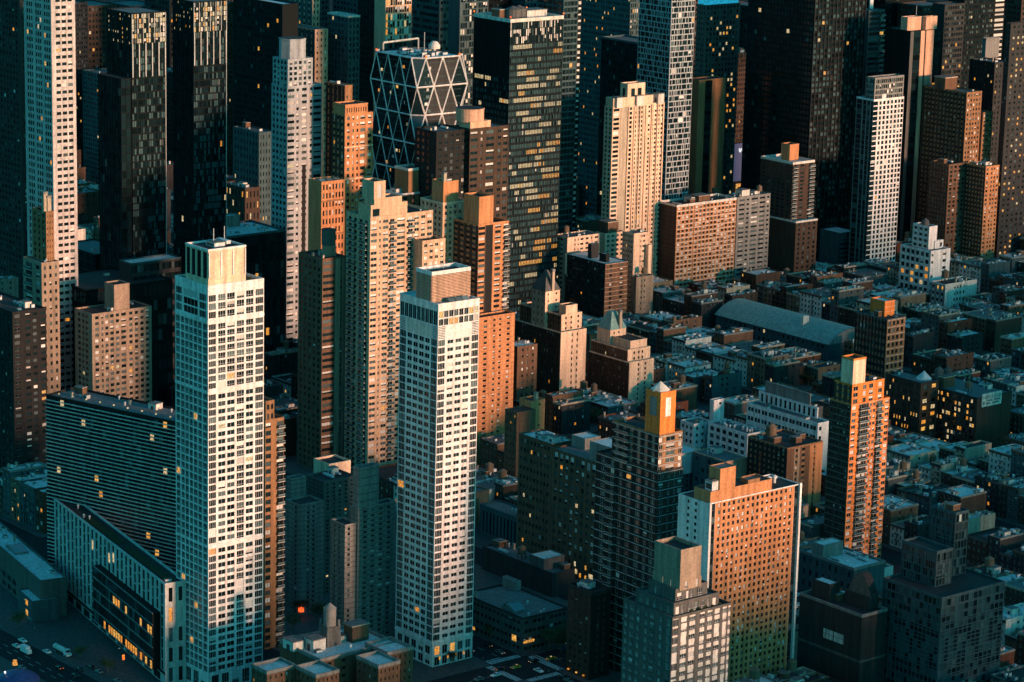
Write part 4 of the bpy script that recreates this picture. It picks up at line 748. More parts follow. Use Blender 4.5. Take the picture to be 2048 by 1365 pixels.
Bld('stepped_grey_tower', 'stepped grey brick tower with a square roof block at the bottom right', [
    T((1345, 1240, 1247, 1462), by=1590, wall='midgrey', roof='roof_dark', par=1.0, R=FA(gc, 20, hf=.56, sm='offwhite', w=(48, 26, 24, 2)), L=FA([(.03, .1, .8, 5), (.2, .25), (.36, .44), (.5, .55), (.66, .72), (.78, .86), (.91, .97)], 20, hf=.56, w=(64, 26, 8, 2))),
    T((1348, 1212, 1272, 1438), dz=4.6, wall='midgrey', roof='roof_mid', par=1.0, clut=4, R=FA([(.04, .12), (.17, .22), (.32, .38), (.45, .54), (.6, .68), (.74, .79), (.86, .94)], 1, hf=.62, w=(40, 30, 30)), L=FA(P(5, .4), 1, hf=.6)),
    T((1351, 1184, 1297, 1415), z0=None, dz=4.6, wall='midgrey', roof='roof_mid', par=.9, clut=2, R=FA([(.06, .2), (.34, .42), (.47, .55), (.68, .84)], 1, hf=.6, w=(20, 30, 50)), L=FA([(.7, .76)], 1, .6)),
    T((1360, 1164, 1305, 1403), z0=None, dz=3.6, wall='tan', roof='roof_mid', par=.4, R=FA([(.24, .36), (.74, .86)], 1, hf=.75, w=(0, 0, 1)), L=FA([(.3, .34), (.6, .64)], 1, .7, w=(0, 0, 0, 1, 1))),
    T((1362, 1109, 1309, 1403), z0=None, dz=10.5, wall='tan', roof='roof_dark', par=1.6)], fr=2, frm='white', extra=multi(x_shrubs(0, 5, .3, .9, .05, 1.0)))
Bld('dark_brick_block', 'dark brick mid rise with lamps over its street door beside the crossing', [
    T((1183, 1192, 1136, 1223), by=1362, wall='darkbrown', roof='roof_dark', par=1.3, parw='darkgrey', clut=3, R=FA([(.3, .42), (.6, .72)], 12, hf=.45, wm='dark', w=(86, 12, 2), skip=.4), L=FA([(.12, .22), (.36, .46), (.58, .68), (.78, .88)], 12, hf=.45, w=(68, 18, 14)))], fr=3,
    extra=multi(*[x_panel(0, 'L', u, u+.05, .03, .045, 'l_warm', .5, 'wall_lamp') for u in (.2, .5, .85)]))
Bld('low_institution_building', 'low wide building with a worn flat roof beside the crossing', [
    T((1046, 1240, 925, 1136), by=1308, wall='midgrey', roof='roof_mid', par=.8, parw='darkgrey', clut=6, R=FA(P(10, .8), 4, hf=.4, w=(80, 15, 4, 1)), L=FA(P(14, .7), 4, hf=.4, w=(84, 12, 2, 2))),
    T((1032, 1166, 1000, 1046), dz=4, wall='grey', roof='roof_mid', par=.4)], fr=-1, fh=3.6, extra=multi(x_panel(0, 'L', .1, .17, .28, .45, 'l_warm', .1, 'lit_window'), x_panel(0, 'R', .02, .25, .3, .36, 'l_warm', .6, 'entrance_lamp'), x_unit('skylight', 0, .2, .3, (6, 9, 3))))
Bld('low_institution_building', 'dark low institution block with a long row of tall windows left of the hospital building', [
    T((1096, 1062, 960, 1108), by=1122, wall='bluegrey', roof='roof_mid', par=.8, clut=6, L=FA(P(18, .45), 1, hf=.72, w=(82, 10, 0, 6, 2)))], fr=-1, fh=8)
Bld('low_institution_building', 'low dark roofed block with a raised deck behind the low wide building by the crossing', [
    T((1105, 1150, 965, 1150), by=1196, wall='darkgrey', roof='roof_mid', par=.6, clut=9), T((1080, 1122, 1052, 1136), dz=5, wall='midgrey', roof='roof_light', par=.3)], fr=-1)
# housing block in the bottom foreground
def x_tank_tower(b, root, rng):
    t = b['tiers'][3]; x0, y0, x1, y1 = t['r']; z = t['z'][1]; cx, cy = x0+.42*(x1-x0), y0+.55*(y1-y0)
    m = MB(); m.prism([(cx-3, cy-3), (cx+3, cy-3), (cx+3, cy+3), (cx-3, cy+3)], z, z+8, 'midgrey'); 
    m.build('tank_base', root); m = MB(); m.cyl(cx, cy, 2.5, z+8, z+15, 'grey', 18); m.cyl(cx, cy, 2.7, z+15, z+17.2, 'grey', 18, scale=.03); m.build('water_tank', root)
    for q in range(4):
        a = (q % 2*2-1)*3.0; c = (q//2*2-1)*3.0; m = MB(); m.bar((cx+a, cy+c, z), (cx+a*.85, cy+c*.85, z+10.5), .35, 'grey'); m.build('leg', root)
hb = dict(wall='brown', roof='roof_light', par=1.4, parw='grey')
hR = FA(P(5, .3), 9, hf=.4, w=(74, 18, 6, 2)); hL = FA(P(4, .3), 9, hf=.4, w=(80, 16, 2, 2))
Bld('brick_housing_block', 'brown brick cross plan housing block with bright roofs and a water tank tower', [
    T((632, 1357, 592, 678), by=1500, R=hR, L=hL, **hb), T((534, 1350, 503, 592), by=1492, R=hR, L=hL, **hb), T((757, 1338, 713, 800), by=1480, R=hR, L=hL, **hb),
    T((640, 1325, 560, 790), by=1462, R=hR, clut=8, **hb), T((775, 1312, 730, 826), by=1452, R=hR, L=hL, **hb)], fr=-1, extra=multi(x_tank_tower, x_unit('bulkhead', 3, .75, .5, (8, 6, 7)), x_unit('bulkhead_pale', 3, .2, .5, (6, 6, 5)), x_unit('bulkhead_pale', 3, .02, .7, (5, 7, 4))))
# right side
Bld('bright_orange_tower', 'vivid orange brick apartment tower with balconies and a peach bulkhead on the right', [
    T((1703, 812, 1660, 1779), by=1138, wall='brightorange', roof='roof_dark', par=.6,
      R=[(0, .2, 0, 1, FA([(.1, .62)], 26, hf=.55, line=(.18, 'cream'), w=(44, 18, 36, 1))), (.2, .46, 0, 1, FA([(.08, .5), (.6, .95)], 26, hf=.6, wm='darkbrown', sm='brown', line=(.18, 'stone'), w=(66, 16, 17, 1), balc=[(.0, .98)])), (.46, .66, 0, 1, FA([(.1, .4), (.55, .88)], 26, hf=.55, line=(.18, 'cream'), w=(40, 18, 40))), (.66, .82, 0, 1, FA([(.1, .9)], 26, hf=.62, wm='darkbrown', sm='brown', line=(.18, 'stone'), w=(66, 16, 17, 1), balc=[(.0, .98)])), (.82, 1, 0, 1, FA([(.4, .95)], 26, hf=.55, line=(.18, 'cream'), w=(40, 18, 40)))], L=FA(P(6, .42), 26, hf=.45, line=(.18, 'grey'), wm='darkbrown', sm='darkbrown', w=(66, 26, 8))),  # darkbrown bays hold painted shade around the balcony stacks
    T((1708, 778, 1672, 1772), dz=9, wall='brightorange', roof='roof_dark', par=.8, clut=4, R=FA([(.04, .18), (.34, .44), (.53, .66), (.82, .94)], 3, hf=.7, w=(45, 15, 40)), L=FA(P(3, .4), 3, wm='darkbrown', hf=.5)),
    T((1711, 734, 1687, 1736), z0=None, dz=12, wall='cream', roof='roof_dark', par=.9, parw='brightorange')], fr=3, frm='offwhite')
Bld('dark_brick_tower', 'dark brick tower with white floor lines and a banded orange bulkhead on the right', [
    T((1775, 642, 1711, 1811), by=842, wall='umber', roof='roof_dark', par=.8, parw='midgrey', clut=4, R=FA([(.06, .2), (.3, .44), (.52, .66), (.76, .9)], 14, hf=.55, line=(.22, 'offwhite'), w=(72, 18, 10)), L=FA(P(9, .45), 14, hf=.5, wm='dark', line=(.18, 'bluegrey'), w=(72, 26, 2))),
    T((1770, 606, 1741, 1803), dz=8, wall='brightorange', roof='roof_light', par=.8, R=FA([], 3, line=(.2, 'cream')))], fr=-1)
def letter_mesh(curve, root, loc):
    t = bpy.data.objects.new('t', curve); COL.objects.link(t); dg = bpy.context.evaluated_depsgraph_get(); me = bpy.data.meshes.new_from_object(t.evaluated_get(dg)); bpy.data.objects.remove(t)
    o = link('lettering', me, root, loc); o.rotation_euler = (math.pi/2, 0, 0); return o
def x_dub(b, root, rng):
    t = b['tiers'][0]; x0, y0, x1, y1 = t['r']; z = t['z'][1]; W = x1-x0
    m = MB(); m.box(x0+.12*W, y0-.5, z-4.6, x0+.68*W, y0-.03, z+2.6, 'offwhite', bottom=True); o = m.build('sign_board', root, label='white painted sign board reading VIDEO DUB')
    for k, (ua, ub, zz) in enumerate(((.28, .42, -1.9), (.46, .64, -1.9), (.24, .36, -3.5), (.42, .6, -3.5), (.15, .20, -3.3))):   # small lines, unreadable in the photograph
        for j in range(4 if k < 4 else 1):
            m = MB(); q = (ub-ua)/(4 if k < 4 else 1); m.box(x0+(ua+q*j)*W, y0-.53, z+zz, x0+(ua+q*j+q*.8)*W, y0-.51, z+zz+(.9 if k < 4 else 1.5), 'midgrey', bottom=True); m.build('print_stroke', root)
    for txt, size, zz in (('VIDEO DUB', 2.5, z-.3),):
        c = bpy.data.curves.new('lettering', 'FONT'); c.body = txt; c.size = size; c.extrude = .02; c.align_x = 'CENTER'; c.materials.append(MATS['darkgrey'])
        ob = letter_mesh(c, root, (x0+.40*W, y0-.54, zz)); xs = [v.co.x for v in ob.data.vertices]; ob.scale.x = min(1.6, .53*W/(max(xs)-min(xs)))
Bld('loft_building', 'long dark loft building with rows of warm lit windows and a white painted roof sign', [
    T((1955, 800, 1840, 2024), by=908, wall='darkbrown', roof='roof_mid', par=1.0, parw='darkgrey', clut=6, L=FA([(.03+.105*k+d, .065+.105*k+d) for k in range(9) for d in (0, .038)], 9, hf=.58, w=(48, 26, 2, 14, 10)), R=FA([(.68, .73), (.2, .24)], 9, hf=.4, skip=.8)),
    T((1842, 770, 1771, 1878), by=895, wall='darkbrown', roof='roof_mid', par=1.0, parw='darkgrey', clut=3, L=FA(P(12, .42), 9, hf=.52, w=(48, 26, 2, 14, 10)), R=FA(P(2, .5), 9, w=(40, 10, 0, 30, 20)))], fr=-1, fh=3.6,
    extra=multi(x_dub, x_unit('bulkhead', 0, .3, .78, (9, 9, 6)), x_cyl(0, .2, .8, 2.4, 9, 'midgrey', 'water_tank', 14, 2), x_cyl(0, .45, .8, 2.2, 8, 'midgrey', 'water_tank', 14, 2), x_cyl(1, .75, .3, 4.2, .6, 'metal', 'roof_lantern', 16, 4)))
Bld('white_stepped_building', 'white stepped building with dark square windows and lit lower floors at far right', [
    T((1862, 505, 1801, 1901), by=604, wall='white', roof='roof_mid', par=.8, R=FA([(.04, .14, .35), (.62, .8)], 7, hf=.4, w=(80, 12, 8)), L=FA(P(6, .66), 7, hf=.6, wm='offwhite', w=(64, 20, 2, 8, 6))),
    T((1870, 484, 1866, 1894), dz=5, wall='white', roof='roof_dark', par=.6, R=FA([(.6, .85)], 1, .55)),
    T((1859, 456, 1826, 1875), dz=15, wall='white', roof='roof_mid', par=.7, R=FA([], 4), L=FA(P(3, .6), 4, hf=.5, wm='offwhite'))], fr=2, extra=x_cyl(2, .5, .5, 2.5, 3, 'midgrey', 'water_tank', 12, 2))
Bld('white_party_wall_building', 'white painted party wall building with small windows below the white stepped building', [
    T((1891, 572, 1862, 1954), by=622, wall='offwhite', roof='roof_dark', par=.9, clut=5, R=FA([(.28, .33), (.37, .42), (.46, .51), (.56, .61)], 4, hf=.5, w=(40, 20, 40)), L=FA(P(3, .4), 4, wm='grey', w=(60, 10, 0, 25, 5)))], fr=4, extra=multi(x_unit('water_tank', 0, .25, .6, (5, 5, 9))))
# curved steel roof hall
def x_vault(b, root, rng):
    t = b['tiers'][0]; x0, y0, x1, y1 = t['r']; z = t['z'][1]; n = 18; W = x1-x0; hh = 8.0
    prof = [(x0-1+(W+2)*k/n, z+hh*(1-(2*k/n-1)**2)+.1) for k in range(n+1)]
    D = y1-y0; k2 = 8
    for j in range(k2):
        m = MB(); ya, yb = y0-.5+(D+1)*j/k2+.12, y0-.5+(D+1)*(j+1)/k2
        for (xa, za), (xb, zb) in zip(prof, prof[1:]): m.quad((xa, ya, za), (xb, ya, zb), (xb, yb, zb), (xa, yb, za), 'copper_green')
        m.build('roof_panel', root)
    m = MB(); m.poly([(x, y0-.45, zz-.15) for x, zz in prof], 'grey'); m.poly([(x, y1+.45, zz-.15) for x, zz in reversed(prof)], 'grey'); m.build('gable', root)
    m = MB(); m.box(x0+W*.2, y0+D*.3, z+3, x0+W*.2+5, y0+D*.3+2.2, z+11, 'offwhite'); m.build('chimney', root)
Bld('barrel_roof_hall', 'long hall under a smooth curved teal roof on the right', [T((1658, 690, 1432, 1742), by=722, wall='bluegrey', roof='roof_mid', par=0, L=FA(P(22, .4), 2, hf=.4))], fr=-1, extra=x_vault, fh=5)
Bld('white_loft_building', 'long white building with tall paired windows and a cream end wall', [
    T((1636, 850, 1494, 1661), by=962, wall='white', roof='roof_mid', par=.8, clut=3, L=FA([(.02+.098*k+d, .058+.098*k+d) for k in range(10) for d in (0, .042)], 6, hf=.46, w=(80, 16, 0, 2)), R=FA([(.1, .3)], 6, .4, skip=.7)),
    T((1635, 818, 1504, 1656), dz=5.5, wall='white', roof='roof_dark', par=.6, L=FA(P(12, .5, .02), 1, hf=.8, w=(90, 8, 0, 2)), clut=4),
    T((1622, 790, 1532, 1650), z0=None, dz=6, wall='grey', roof='roof_mid', par=.6, clut=3)], fr=-1)
Bld('white_u_plan_building', 'white U plan building with a roof crowded by small vents', [
    T((1495, 872, 1416, 1530), by=945, wall='white', roof='roof_mid', par=.9, L=FA(P(6, .62), 5, hf=.55, w=(80, 18, 2)), R=FA(P(2, .4), 5)),
    T((1388, 852, 1361, 1424), by=920, wall='white', roof='roof_mid', par=.9, clut=2, L=FA(P(3, .5), 5, hf=.5), R=FA(P(3, .4), 5, hf=.45)),
    T((1428, 803, 1420, 1449), by=915, wall='white', roof='roof_dark', par=.5, R=FA([(.5, .72)], 8, hf=.3, skip=.5, w=(1,)))], fr=4,
    extra=lambda b, root, rng: [put_unit(root, 'vent', rng.uniform(1.5, b['tiers'][0]['r'][2]-1.5), rng.uniform(3, b['tiers'][0]['r'][3]-3), b['tiers'][0]['z'][1]+.05, 1.3, 1.3, 2.2) for _ in range(26)])
Bld('dark_brick_block', 'dark brown brick block with a notched light court and a rusty end wall', [
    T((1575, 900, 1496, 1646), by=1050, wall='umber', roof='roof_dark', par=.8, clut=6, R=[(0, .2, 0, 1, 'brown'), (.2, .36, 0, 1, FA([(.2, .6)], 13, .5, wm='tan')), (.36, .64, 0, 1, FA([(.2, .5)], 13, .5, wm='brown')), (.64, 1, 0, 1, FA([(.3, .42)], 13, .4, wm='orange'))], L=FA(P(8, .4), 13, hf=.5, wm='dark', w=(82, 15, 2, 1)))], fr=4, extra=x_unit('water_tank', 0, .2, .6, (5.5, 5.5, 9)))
Bld('blank_white_box_building', 'pale box building with a bright blank cream wall right of the orange turret', [T((1359, 912, 1310, 1405), by=1010, wall='cream', roof='roof_light', par=.7, R=[(0, 1, .6, 1, 'white'), (0, 1, 0, .6, FA(P(4, .5), 6, hf=.45, wm='bluegrey', sm='bluegrey'))])], fr=-1)
Bld('peach_box_building', 'teal panelled box building with a peach sunlit end behind the orange brick slab', [T((1453, 926, 1386, 1494), by=1030, wall='pink', roof='roof_mid', par=.6, clut=3, R=FA([(.3, .52)], 5, .5, skip=.7, w=(0, 0, 1)), L=FA(P(5, .4), 5, hf=.4, wm='bluegrey', sm='bluegrey', w=(60, 20, 4, 8, 8)))], fr=-1)
Bld('blank_concrete_box', 'blank teal grey concrete box block left of the white grid tower', [T((1680, 468, 1641, 1712), by=548, wall='bluegrey', roof='roof_light', par=.5, R=FA(P(2, .9), 9, hf=.45, wm='darkgrey', w=(70, 26, 4)))], fr=-1)
Bld('dark_theatre_building', 'dark theatre building with an arched screen wall and square lit panes at the bottom right', [
    T((1724, 1236, 1600, 1775), by=1420, wall='darkgrey', roof='roof_dark', par=1.2, parw='grey', clut=2), T((1738, 1198, 1690, 1775), dz=5, wall='darkgrey', roof='roof_dark', par=0), T((1660, 1172, 1625, 1680), dz=7, wall='darkgrey', roof='roof_light', par=.5)], fr=-1,
    extra=lambda b, root, rng: theatre(b, root))
def theatre(b, root):
    t = b['tiers'][0]; x0, y0, x1, y1 = t['r']; z = t['z'][1]; D = y1-y0
    for k in range(2):
        for j in range(2):
            for i in range(6):
                m = MB(); u = D*(.27+.17*k+.026*i); fbox(m, 'L', x0, y0, u, u+D*.0235, .01, .07, z-14+2.1*j, z-12.1+2.1*j, 'g_pale'); m.build('pane', root)
    m = MB(); fbox(m, 'L', x0, y0, 0, D, .005, .35, z-19, z-18, 'midgrey'); fbox(m, 'R', x0, y0, -.35, x1-x0, .005, .35, z-19, z-18, 'midgrey'); m.build('belt_course', root)
    t = b['tiers'][1]; a0, b0, a1, b1 = t['r']; zz = t['z'][1]; n = 12; L = b1-b0
    m = MB(); pr = [(b0+L*k/n, zz+9*math.sin(math.pi*k/n)) for k in range(n+1)]
    m.poly([(a0+1.5, yy, h) for yy, h in reversed(pr)], 'midgrey')
    for (ya, ha), (yb, hb_) in zip(pr, pr[1:]): m.quad((a0+1.5, ya, ha), (a1, ya, ha), (a1, yb, hb_), (a0+1.5, yb, hb_), 'roof_dark')
    m.build('arched_roof', root)
Bld('ornate_theatre_building', 'old theatre with a broad pale roof and sloping glass strip behind the dark theatre', [
    T((1708, 1142, 1600, 1770), by=1235, wall='bluegrey', roof='roof_light', par=1.2, parw='grey', clut=7, L=FA(P(8, .4), 4, hf=.5)), T((1620, 1100, 1598, 1660), dz=6, wall='grey', roof='roof_light', par=.5)], fr=-1)
# curved glass tower at lower right
def x_curved(b, root, rng):
    for i in (0, 1, 2):
        t = b['tiers'][i]; x0, y0, x1, y1 = t['r']; z0, z1 = t['z']; m = MB()
        n = int((z1-z0)/3.4)
        for k in range(n+1):
            z = z0+k*(z1-z0)/max(1, n); fbox(m, 'R', x0, y0, -.3, x1-x0, .01, .3, z-.25, z+.12, 'bluegrey'); fbox(m, 'L', x0, y0, 0, y1-y0, .01, .3, z-.25, z+.12, 'bluegrey')
        m.build('floor_bands', root, kind='stuff')
gg = FA(P(14, .84, .01), None, hf=.86, fr=-1, w=(0, 8, 0, 0, 0, 42, 0, 50))
Bld('curved_glass_tower', 'dim dark glass tower with a smaller glass box on top at the lower right', [
    T((1884, 1200, 1766, 2010), by=1440, wall='bluegrey', roof='roof_dark', par=.8, R=gg, L=gg), T((1874, 1108, 1790, 1906), dz=14, wall='bluegrey', roof='roof_dark', par=1.0, parw='bluegrey', R=FA(P(5, .84), 3, hf=.86, fr=-1, w=(50, 50)), L=gg),
    T((1912, 1030, 1828, 1938), dz=26, wall='bluegrey', roof='roof_mid', par=.8, clut=5, R=FA(P(4, .84), 7, hf=.86, fr=-1, w=(50, 46, 4)), L=gg)], fh=3.4, cap=0, extra=x_curved)
# billboards far away
def x_bill(b, root, rng):
    t = b['tiers'][0]; x0, y0, x1, y1 = t['r']; z = t['z'][1]; W = x1-x0
    m = MB(); m.box(x0, y0-.6, z*.42, x1, y0-.03, z, 'l_screen', bottom=True); m.build('screen', root, label='dark blue screen with a white crest and letters')
    c = bpy.data.curves.new('lettering', 'FONT'); c.body = 'BAR'; c.size = 6.2; c.extrude = .02; c.materials.append(MATS['l_sign']); letter_mesh(c, root, (x0+.66*W, y0-.66, z*.86))
    m = MB(); m.poly([(x0+.48*W, y0-.66, z*.93), (x0+.48*W, y0-.66, z*.885), (x0+.54*W, y0-.66, z*.855), (x0+.60*W, y0-.66, z*.885), (x0+.60*W, y0-.66, z*.93), (x0+.54*W, y0-.66, z*.915)], 'l_sign'); m.build('crest', root)
    m = MB()
    for (u0, u1, v0, v1) in ((.42, .48, .1, .38), (.86, .92, .1, .38), (.48, .86, .33, .38), (.6, .74, .12, .27)): m.box(x0+u0*W, y0-.9, z*v0, x0+u1*W, y0-.62, z*v1, 'l_warm', bottom=True)
    m.build('orange_frame_sign', root); m = MB(); m.box(x0, y0-.5, z*.05, x0+.42*W, y0-.04, z*.24, 'l_blue', bottom=True); m.build('blue_sign', root)
Bld('billboard_building', 'building front with a dark blue screen and an orange framed sign far behind', [T((1453, 290, 1448, 1503), by=420, wall='black', roof='roof_dark', par=.5)], cap=0, extra=x_bill)

rngf = random.Random(404)
_c = ['black', 'darkgrey', 'bluegrey', 'darkbrown']; _adj = ['black', 'dark grey', 'slate blue', 'dark brown']
_hw = ['slim', 'blocky', 'plain']; _nth = 'first second third fourth fifth sixth seventh eighth ninth tenth eleventh twelfth thirteenth fourteenth fifteenth sixteenth seventeenth eighteenth nineteenth twentieth twenty-first twenty-second twenty-third twenty-fourth twenty-fifth twenty-sixth twenty-seventh'.split()
for k in range(27):
    px = -40+k*79+rngf.uniform(-12, 12); ci = rngf.randrange(4); wl, wr = rngf.uniform(26, 48), rngf.uniform(30, 56); cy = rngf.choice([-30, 10, 60, 110, 150])
    Bld('distant_tower', f'distant {_adj[ci]} {_hw[k % 3]} tower in the back row, {_nth[k]} from the left edge', [T((px, cy, px-wl, px+wr), by=rngf.uniform(385, 425), wall=_c[ci], roof='roof_mid', clut=2, R=FA(P(rngf.choice([7, 9, 12]), .6), None, hf=.5, fr=-1, w=(78, 16, 0, 3, 2)), L=FA(P(rngf.choice([7, 9, 11]), .6), None, hf=.5, fr=-1, w=(82, 15, 0, 2, 1)))], fh=3.6, cap=0, group='distant towers of the back row')
for k in range(24):
    px = -10+k*89+rngf.uniform(-15, 15); ci = rngf.randrange(4); cy = rngf.choice([-60, -40, -20, 15])
    Bld('distant_tower', f'farther {_adj[ci]} tower behind the back row, {_nth[k]} from the left edge', [T((px, cy, px-50, px+58), by=rngf.uniform(345, 372), wall=_c[ci], roof='roof_mid', R=FA(P(8, .6), None, hf=.5, fr=-1, w=(84, 12, 0, 3, 1)), L=FA(P(7, .6), None, hf=.5, fr=-1, w=(86, 12, 0, 2)))], fh=4.5, cap=0, group='farther towers behind the back row')
# ---------------------------------------------------------------- diagonal glass tower
def diagrid_layout():
    h1 = height_for(834, 176, 832); x, y, W, D = footprint(834, 176, 741, 935, h1)
    return x, y, W, D, h1
DG = diagrid_layout(); lvl = (at(834, 176, DG[4]) is not None) and 56*proj((DG[0], DG[1], DG[4]))[2]/CAM_F/.975
BOXES.append((DG[0], DG[1], 0, DG[0]+DG[2], DG[1]+DG[3], DG[4]+lvl)); OWNER.append(-5)
def diagrid_tower():
    x, y, W, D, h1 = DG; rng = random.Random(5)
    root = empty('diagonal_glass_tower', (x, y, 0), 'faceted glass tower with white diagonal steel bracing and a flat top', 'building')
    n = 11; zs = [h1+lvl-lvl*k for k in range(n)]
    corners = [(0, 0), (W, 0), (W, D), (0, D)]; mods = [3, 4, 3, 4]
    def nodes(k):
        """perimeter nodes of one level, per face"""
        r = []
        for f in range(4):
            a, c = np.array(corners[f]), np.array(corners[(f+1) % 4]); m = mods[f]
            us = [(j+.5)/m for j in range(m)] if k % 2 == 0 else [j/m for j in range(m+1)]
            r.append([(*(a+(c-a)*u), zs[k]) for u in us])
        return r
    hid = MB()
    def pane(tri, m, seen):
        if seen:
            mb = MB(); mb.poly(tri, m); mb.build('pane', root)
        else: hid.poly(tri, m)
    done = set()
    def member(p, q, seen, t=.3):
        key = tuple(sorted((tuple(np.round(p, 2)), tuple(np.round(q, 2)))))
        if key in done or not seen: return
        done.add(key); mb = MB(); mb.bar(p, q, t, 'white'); mb.build('brace', root)
    for k in range(n-1):
        U, Lo = nodes(k), nodes(k+1)
        for f in range(4):
            seen = f in (0, 3); a, c = U[f], Lo[f]
            if k % 2 == 0: up, dn, flip = a, c, False
            else: up, dn, flip = c, a, True           # up = short row, dn = long row
            for j in range(len(up)):
                tri = [dn[j], dn[j+1], up[j]]
                if flip: tri = tri[::-1]
                cu = (j+.5)/len(up); pane(tri, 'darkgrey' if f == 0 and .3 < cu < .7 else rng.choice(['g_black', 'g_dark', 'g_dark']), seen)
                member(dn[j], up[j], seen, .15 if f == 3 and not flip else .3); member(dn[j+1], up[j], seen, .15 if f == 3 and flip else .3)
            for j in range(len(up)-1):
                tri = [up[j], dn[j+1], up[j+1]]
                if flip: tri = tri[::-1]
                pane(tri, 'darkgrey' if f == 0 else rng.choice(['g_black', 'g_dark', 'g_dark']), seen)
            for j in range(len(a)-1): member(a[j], a[j+1], seen)
            nf = (f+1) % 4; e = (U[f][-1], U[nf][0], Lo[f][-1], Lo[nf][0])       # corner facet
            tri = [e[0], e[2], e[1]] if k % 2 == 0 else [e[0], e[2], e[3]]
            s2 = f in (3, 0, 2); pane(tri, 'g_mid' if k % 2 == 0 else 'g_black', s2); member(tri[0], tri[1], s2); member(tri[1], tri[2], s2); member(tri[0], tri[2], s2)
    hid.build('rear_panes', root, kind='stuff')
    # lit floors and floor edges behind the glass
    lit = MB(); fl = MB(); F = lvl/4
    for k in range(4*(n-2)):
        z = zs[0]-2.2-F*k
        for f, L in (('R', W), ('L', D)):
            fbox(fl, f, 0, 0, .13*L, .87*L, .02, .05, z-.5, z-.3, 'bluegrey')
            if f == 'R' and k < 16: 
                us = [rng.uniform(.14, .25) for _ in range(2)]
            else: us = [rng.uniform(.15, .82) for _ in range(5)]
            for u in us:
                if rng.random() < .6: fbox(lit, f, 0, 0, u*L, u*L+rng.choice([.5, .9, 2.0]), .02, .06, z-.2, z+1.4, rng.choices(['l_warm', 'l_pale', 'g_pale', 'g_mid'], [14, 10, 12, 64])[0])
    fl.build('floor_edges', root, kind='stuff'); lit.build('lit_windows', root, kind='stuff')
    r = MB(); p = [(q[0], q[1]) for f in nodes(0) for q in (f[0], f[-1])]; r.prism(p, zs[0]-1.2, zs[0]-1.0, 'roof_mid', top='roof_light'); r.build('roof', root)
    b = MB(); b.box(2, 2, 0, W-2, D-2, zs[-1]-.2, 'darkgrey'); b.build('base', root)
    for i in range(22): put_unit(root, rng.choice(['rooftop_unit', 'duct', 'rooftop_unit']), rng.uniform(.25, .8)*W, rng.uniform(.2, .85)*D, zs[0]-1, rng.uniform(2, 4), rng.uniform(2, 4), rng.uniform(1.5, 3.5))
    m = MB(); m.cyl(W*.75, D*.45, 1.0, zs[0]-1, zs[0]+2, 'metal', 8); m.cyl(W*.75, D*.45, 3.2, zs[0]+2, zs[0]+4, 'offwhite', 16, scale=1); m.cyl(W*.75, D*.45, 3.2, zs[0]+4, zs[0]+6, 'offwhite', 16, scale=.45); m.build('satellite_dome', root)
    m = MB(); m.bar((W*.6, D*.5, zs[0]), (W*.6, D*.5, zs[0]+11), .15, 'metal'); m.build('mast', root)
    m = MB(); m.bar((W*.2, D*.95, zs[0]+4), (W*.9, D*.95, zs[0]+5), .35, 'offwhite'); m.bar((W*.2, D*.95, zs[0]-1), (W*.2, D*.95, zs[0]+4), .3, 'offwhite'); m.bar((W*.9, D*.95, zs[0]-1), (W*.9, D*.95, zs[0]+5), .3, 'offwhite'); m.build('window_cleaning_rig', root)
    for p in ((W/6, 0), (5*W/6, 0), (0, 7*D/8)):
        m = MB(); m.cyl(p[0], p[1], .55, zs[0]+.4, zs[0]+1.5, 'l_red', 8); m.build('beacon', root)

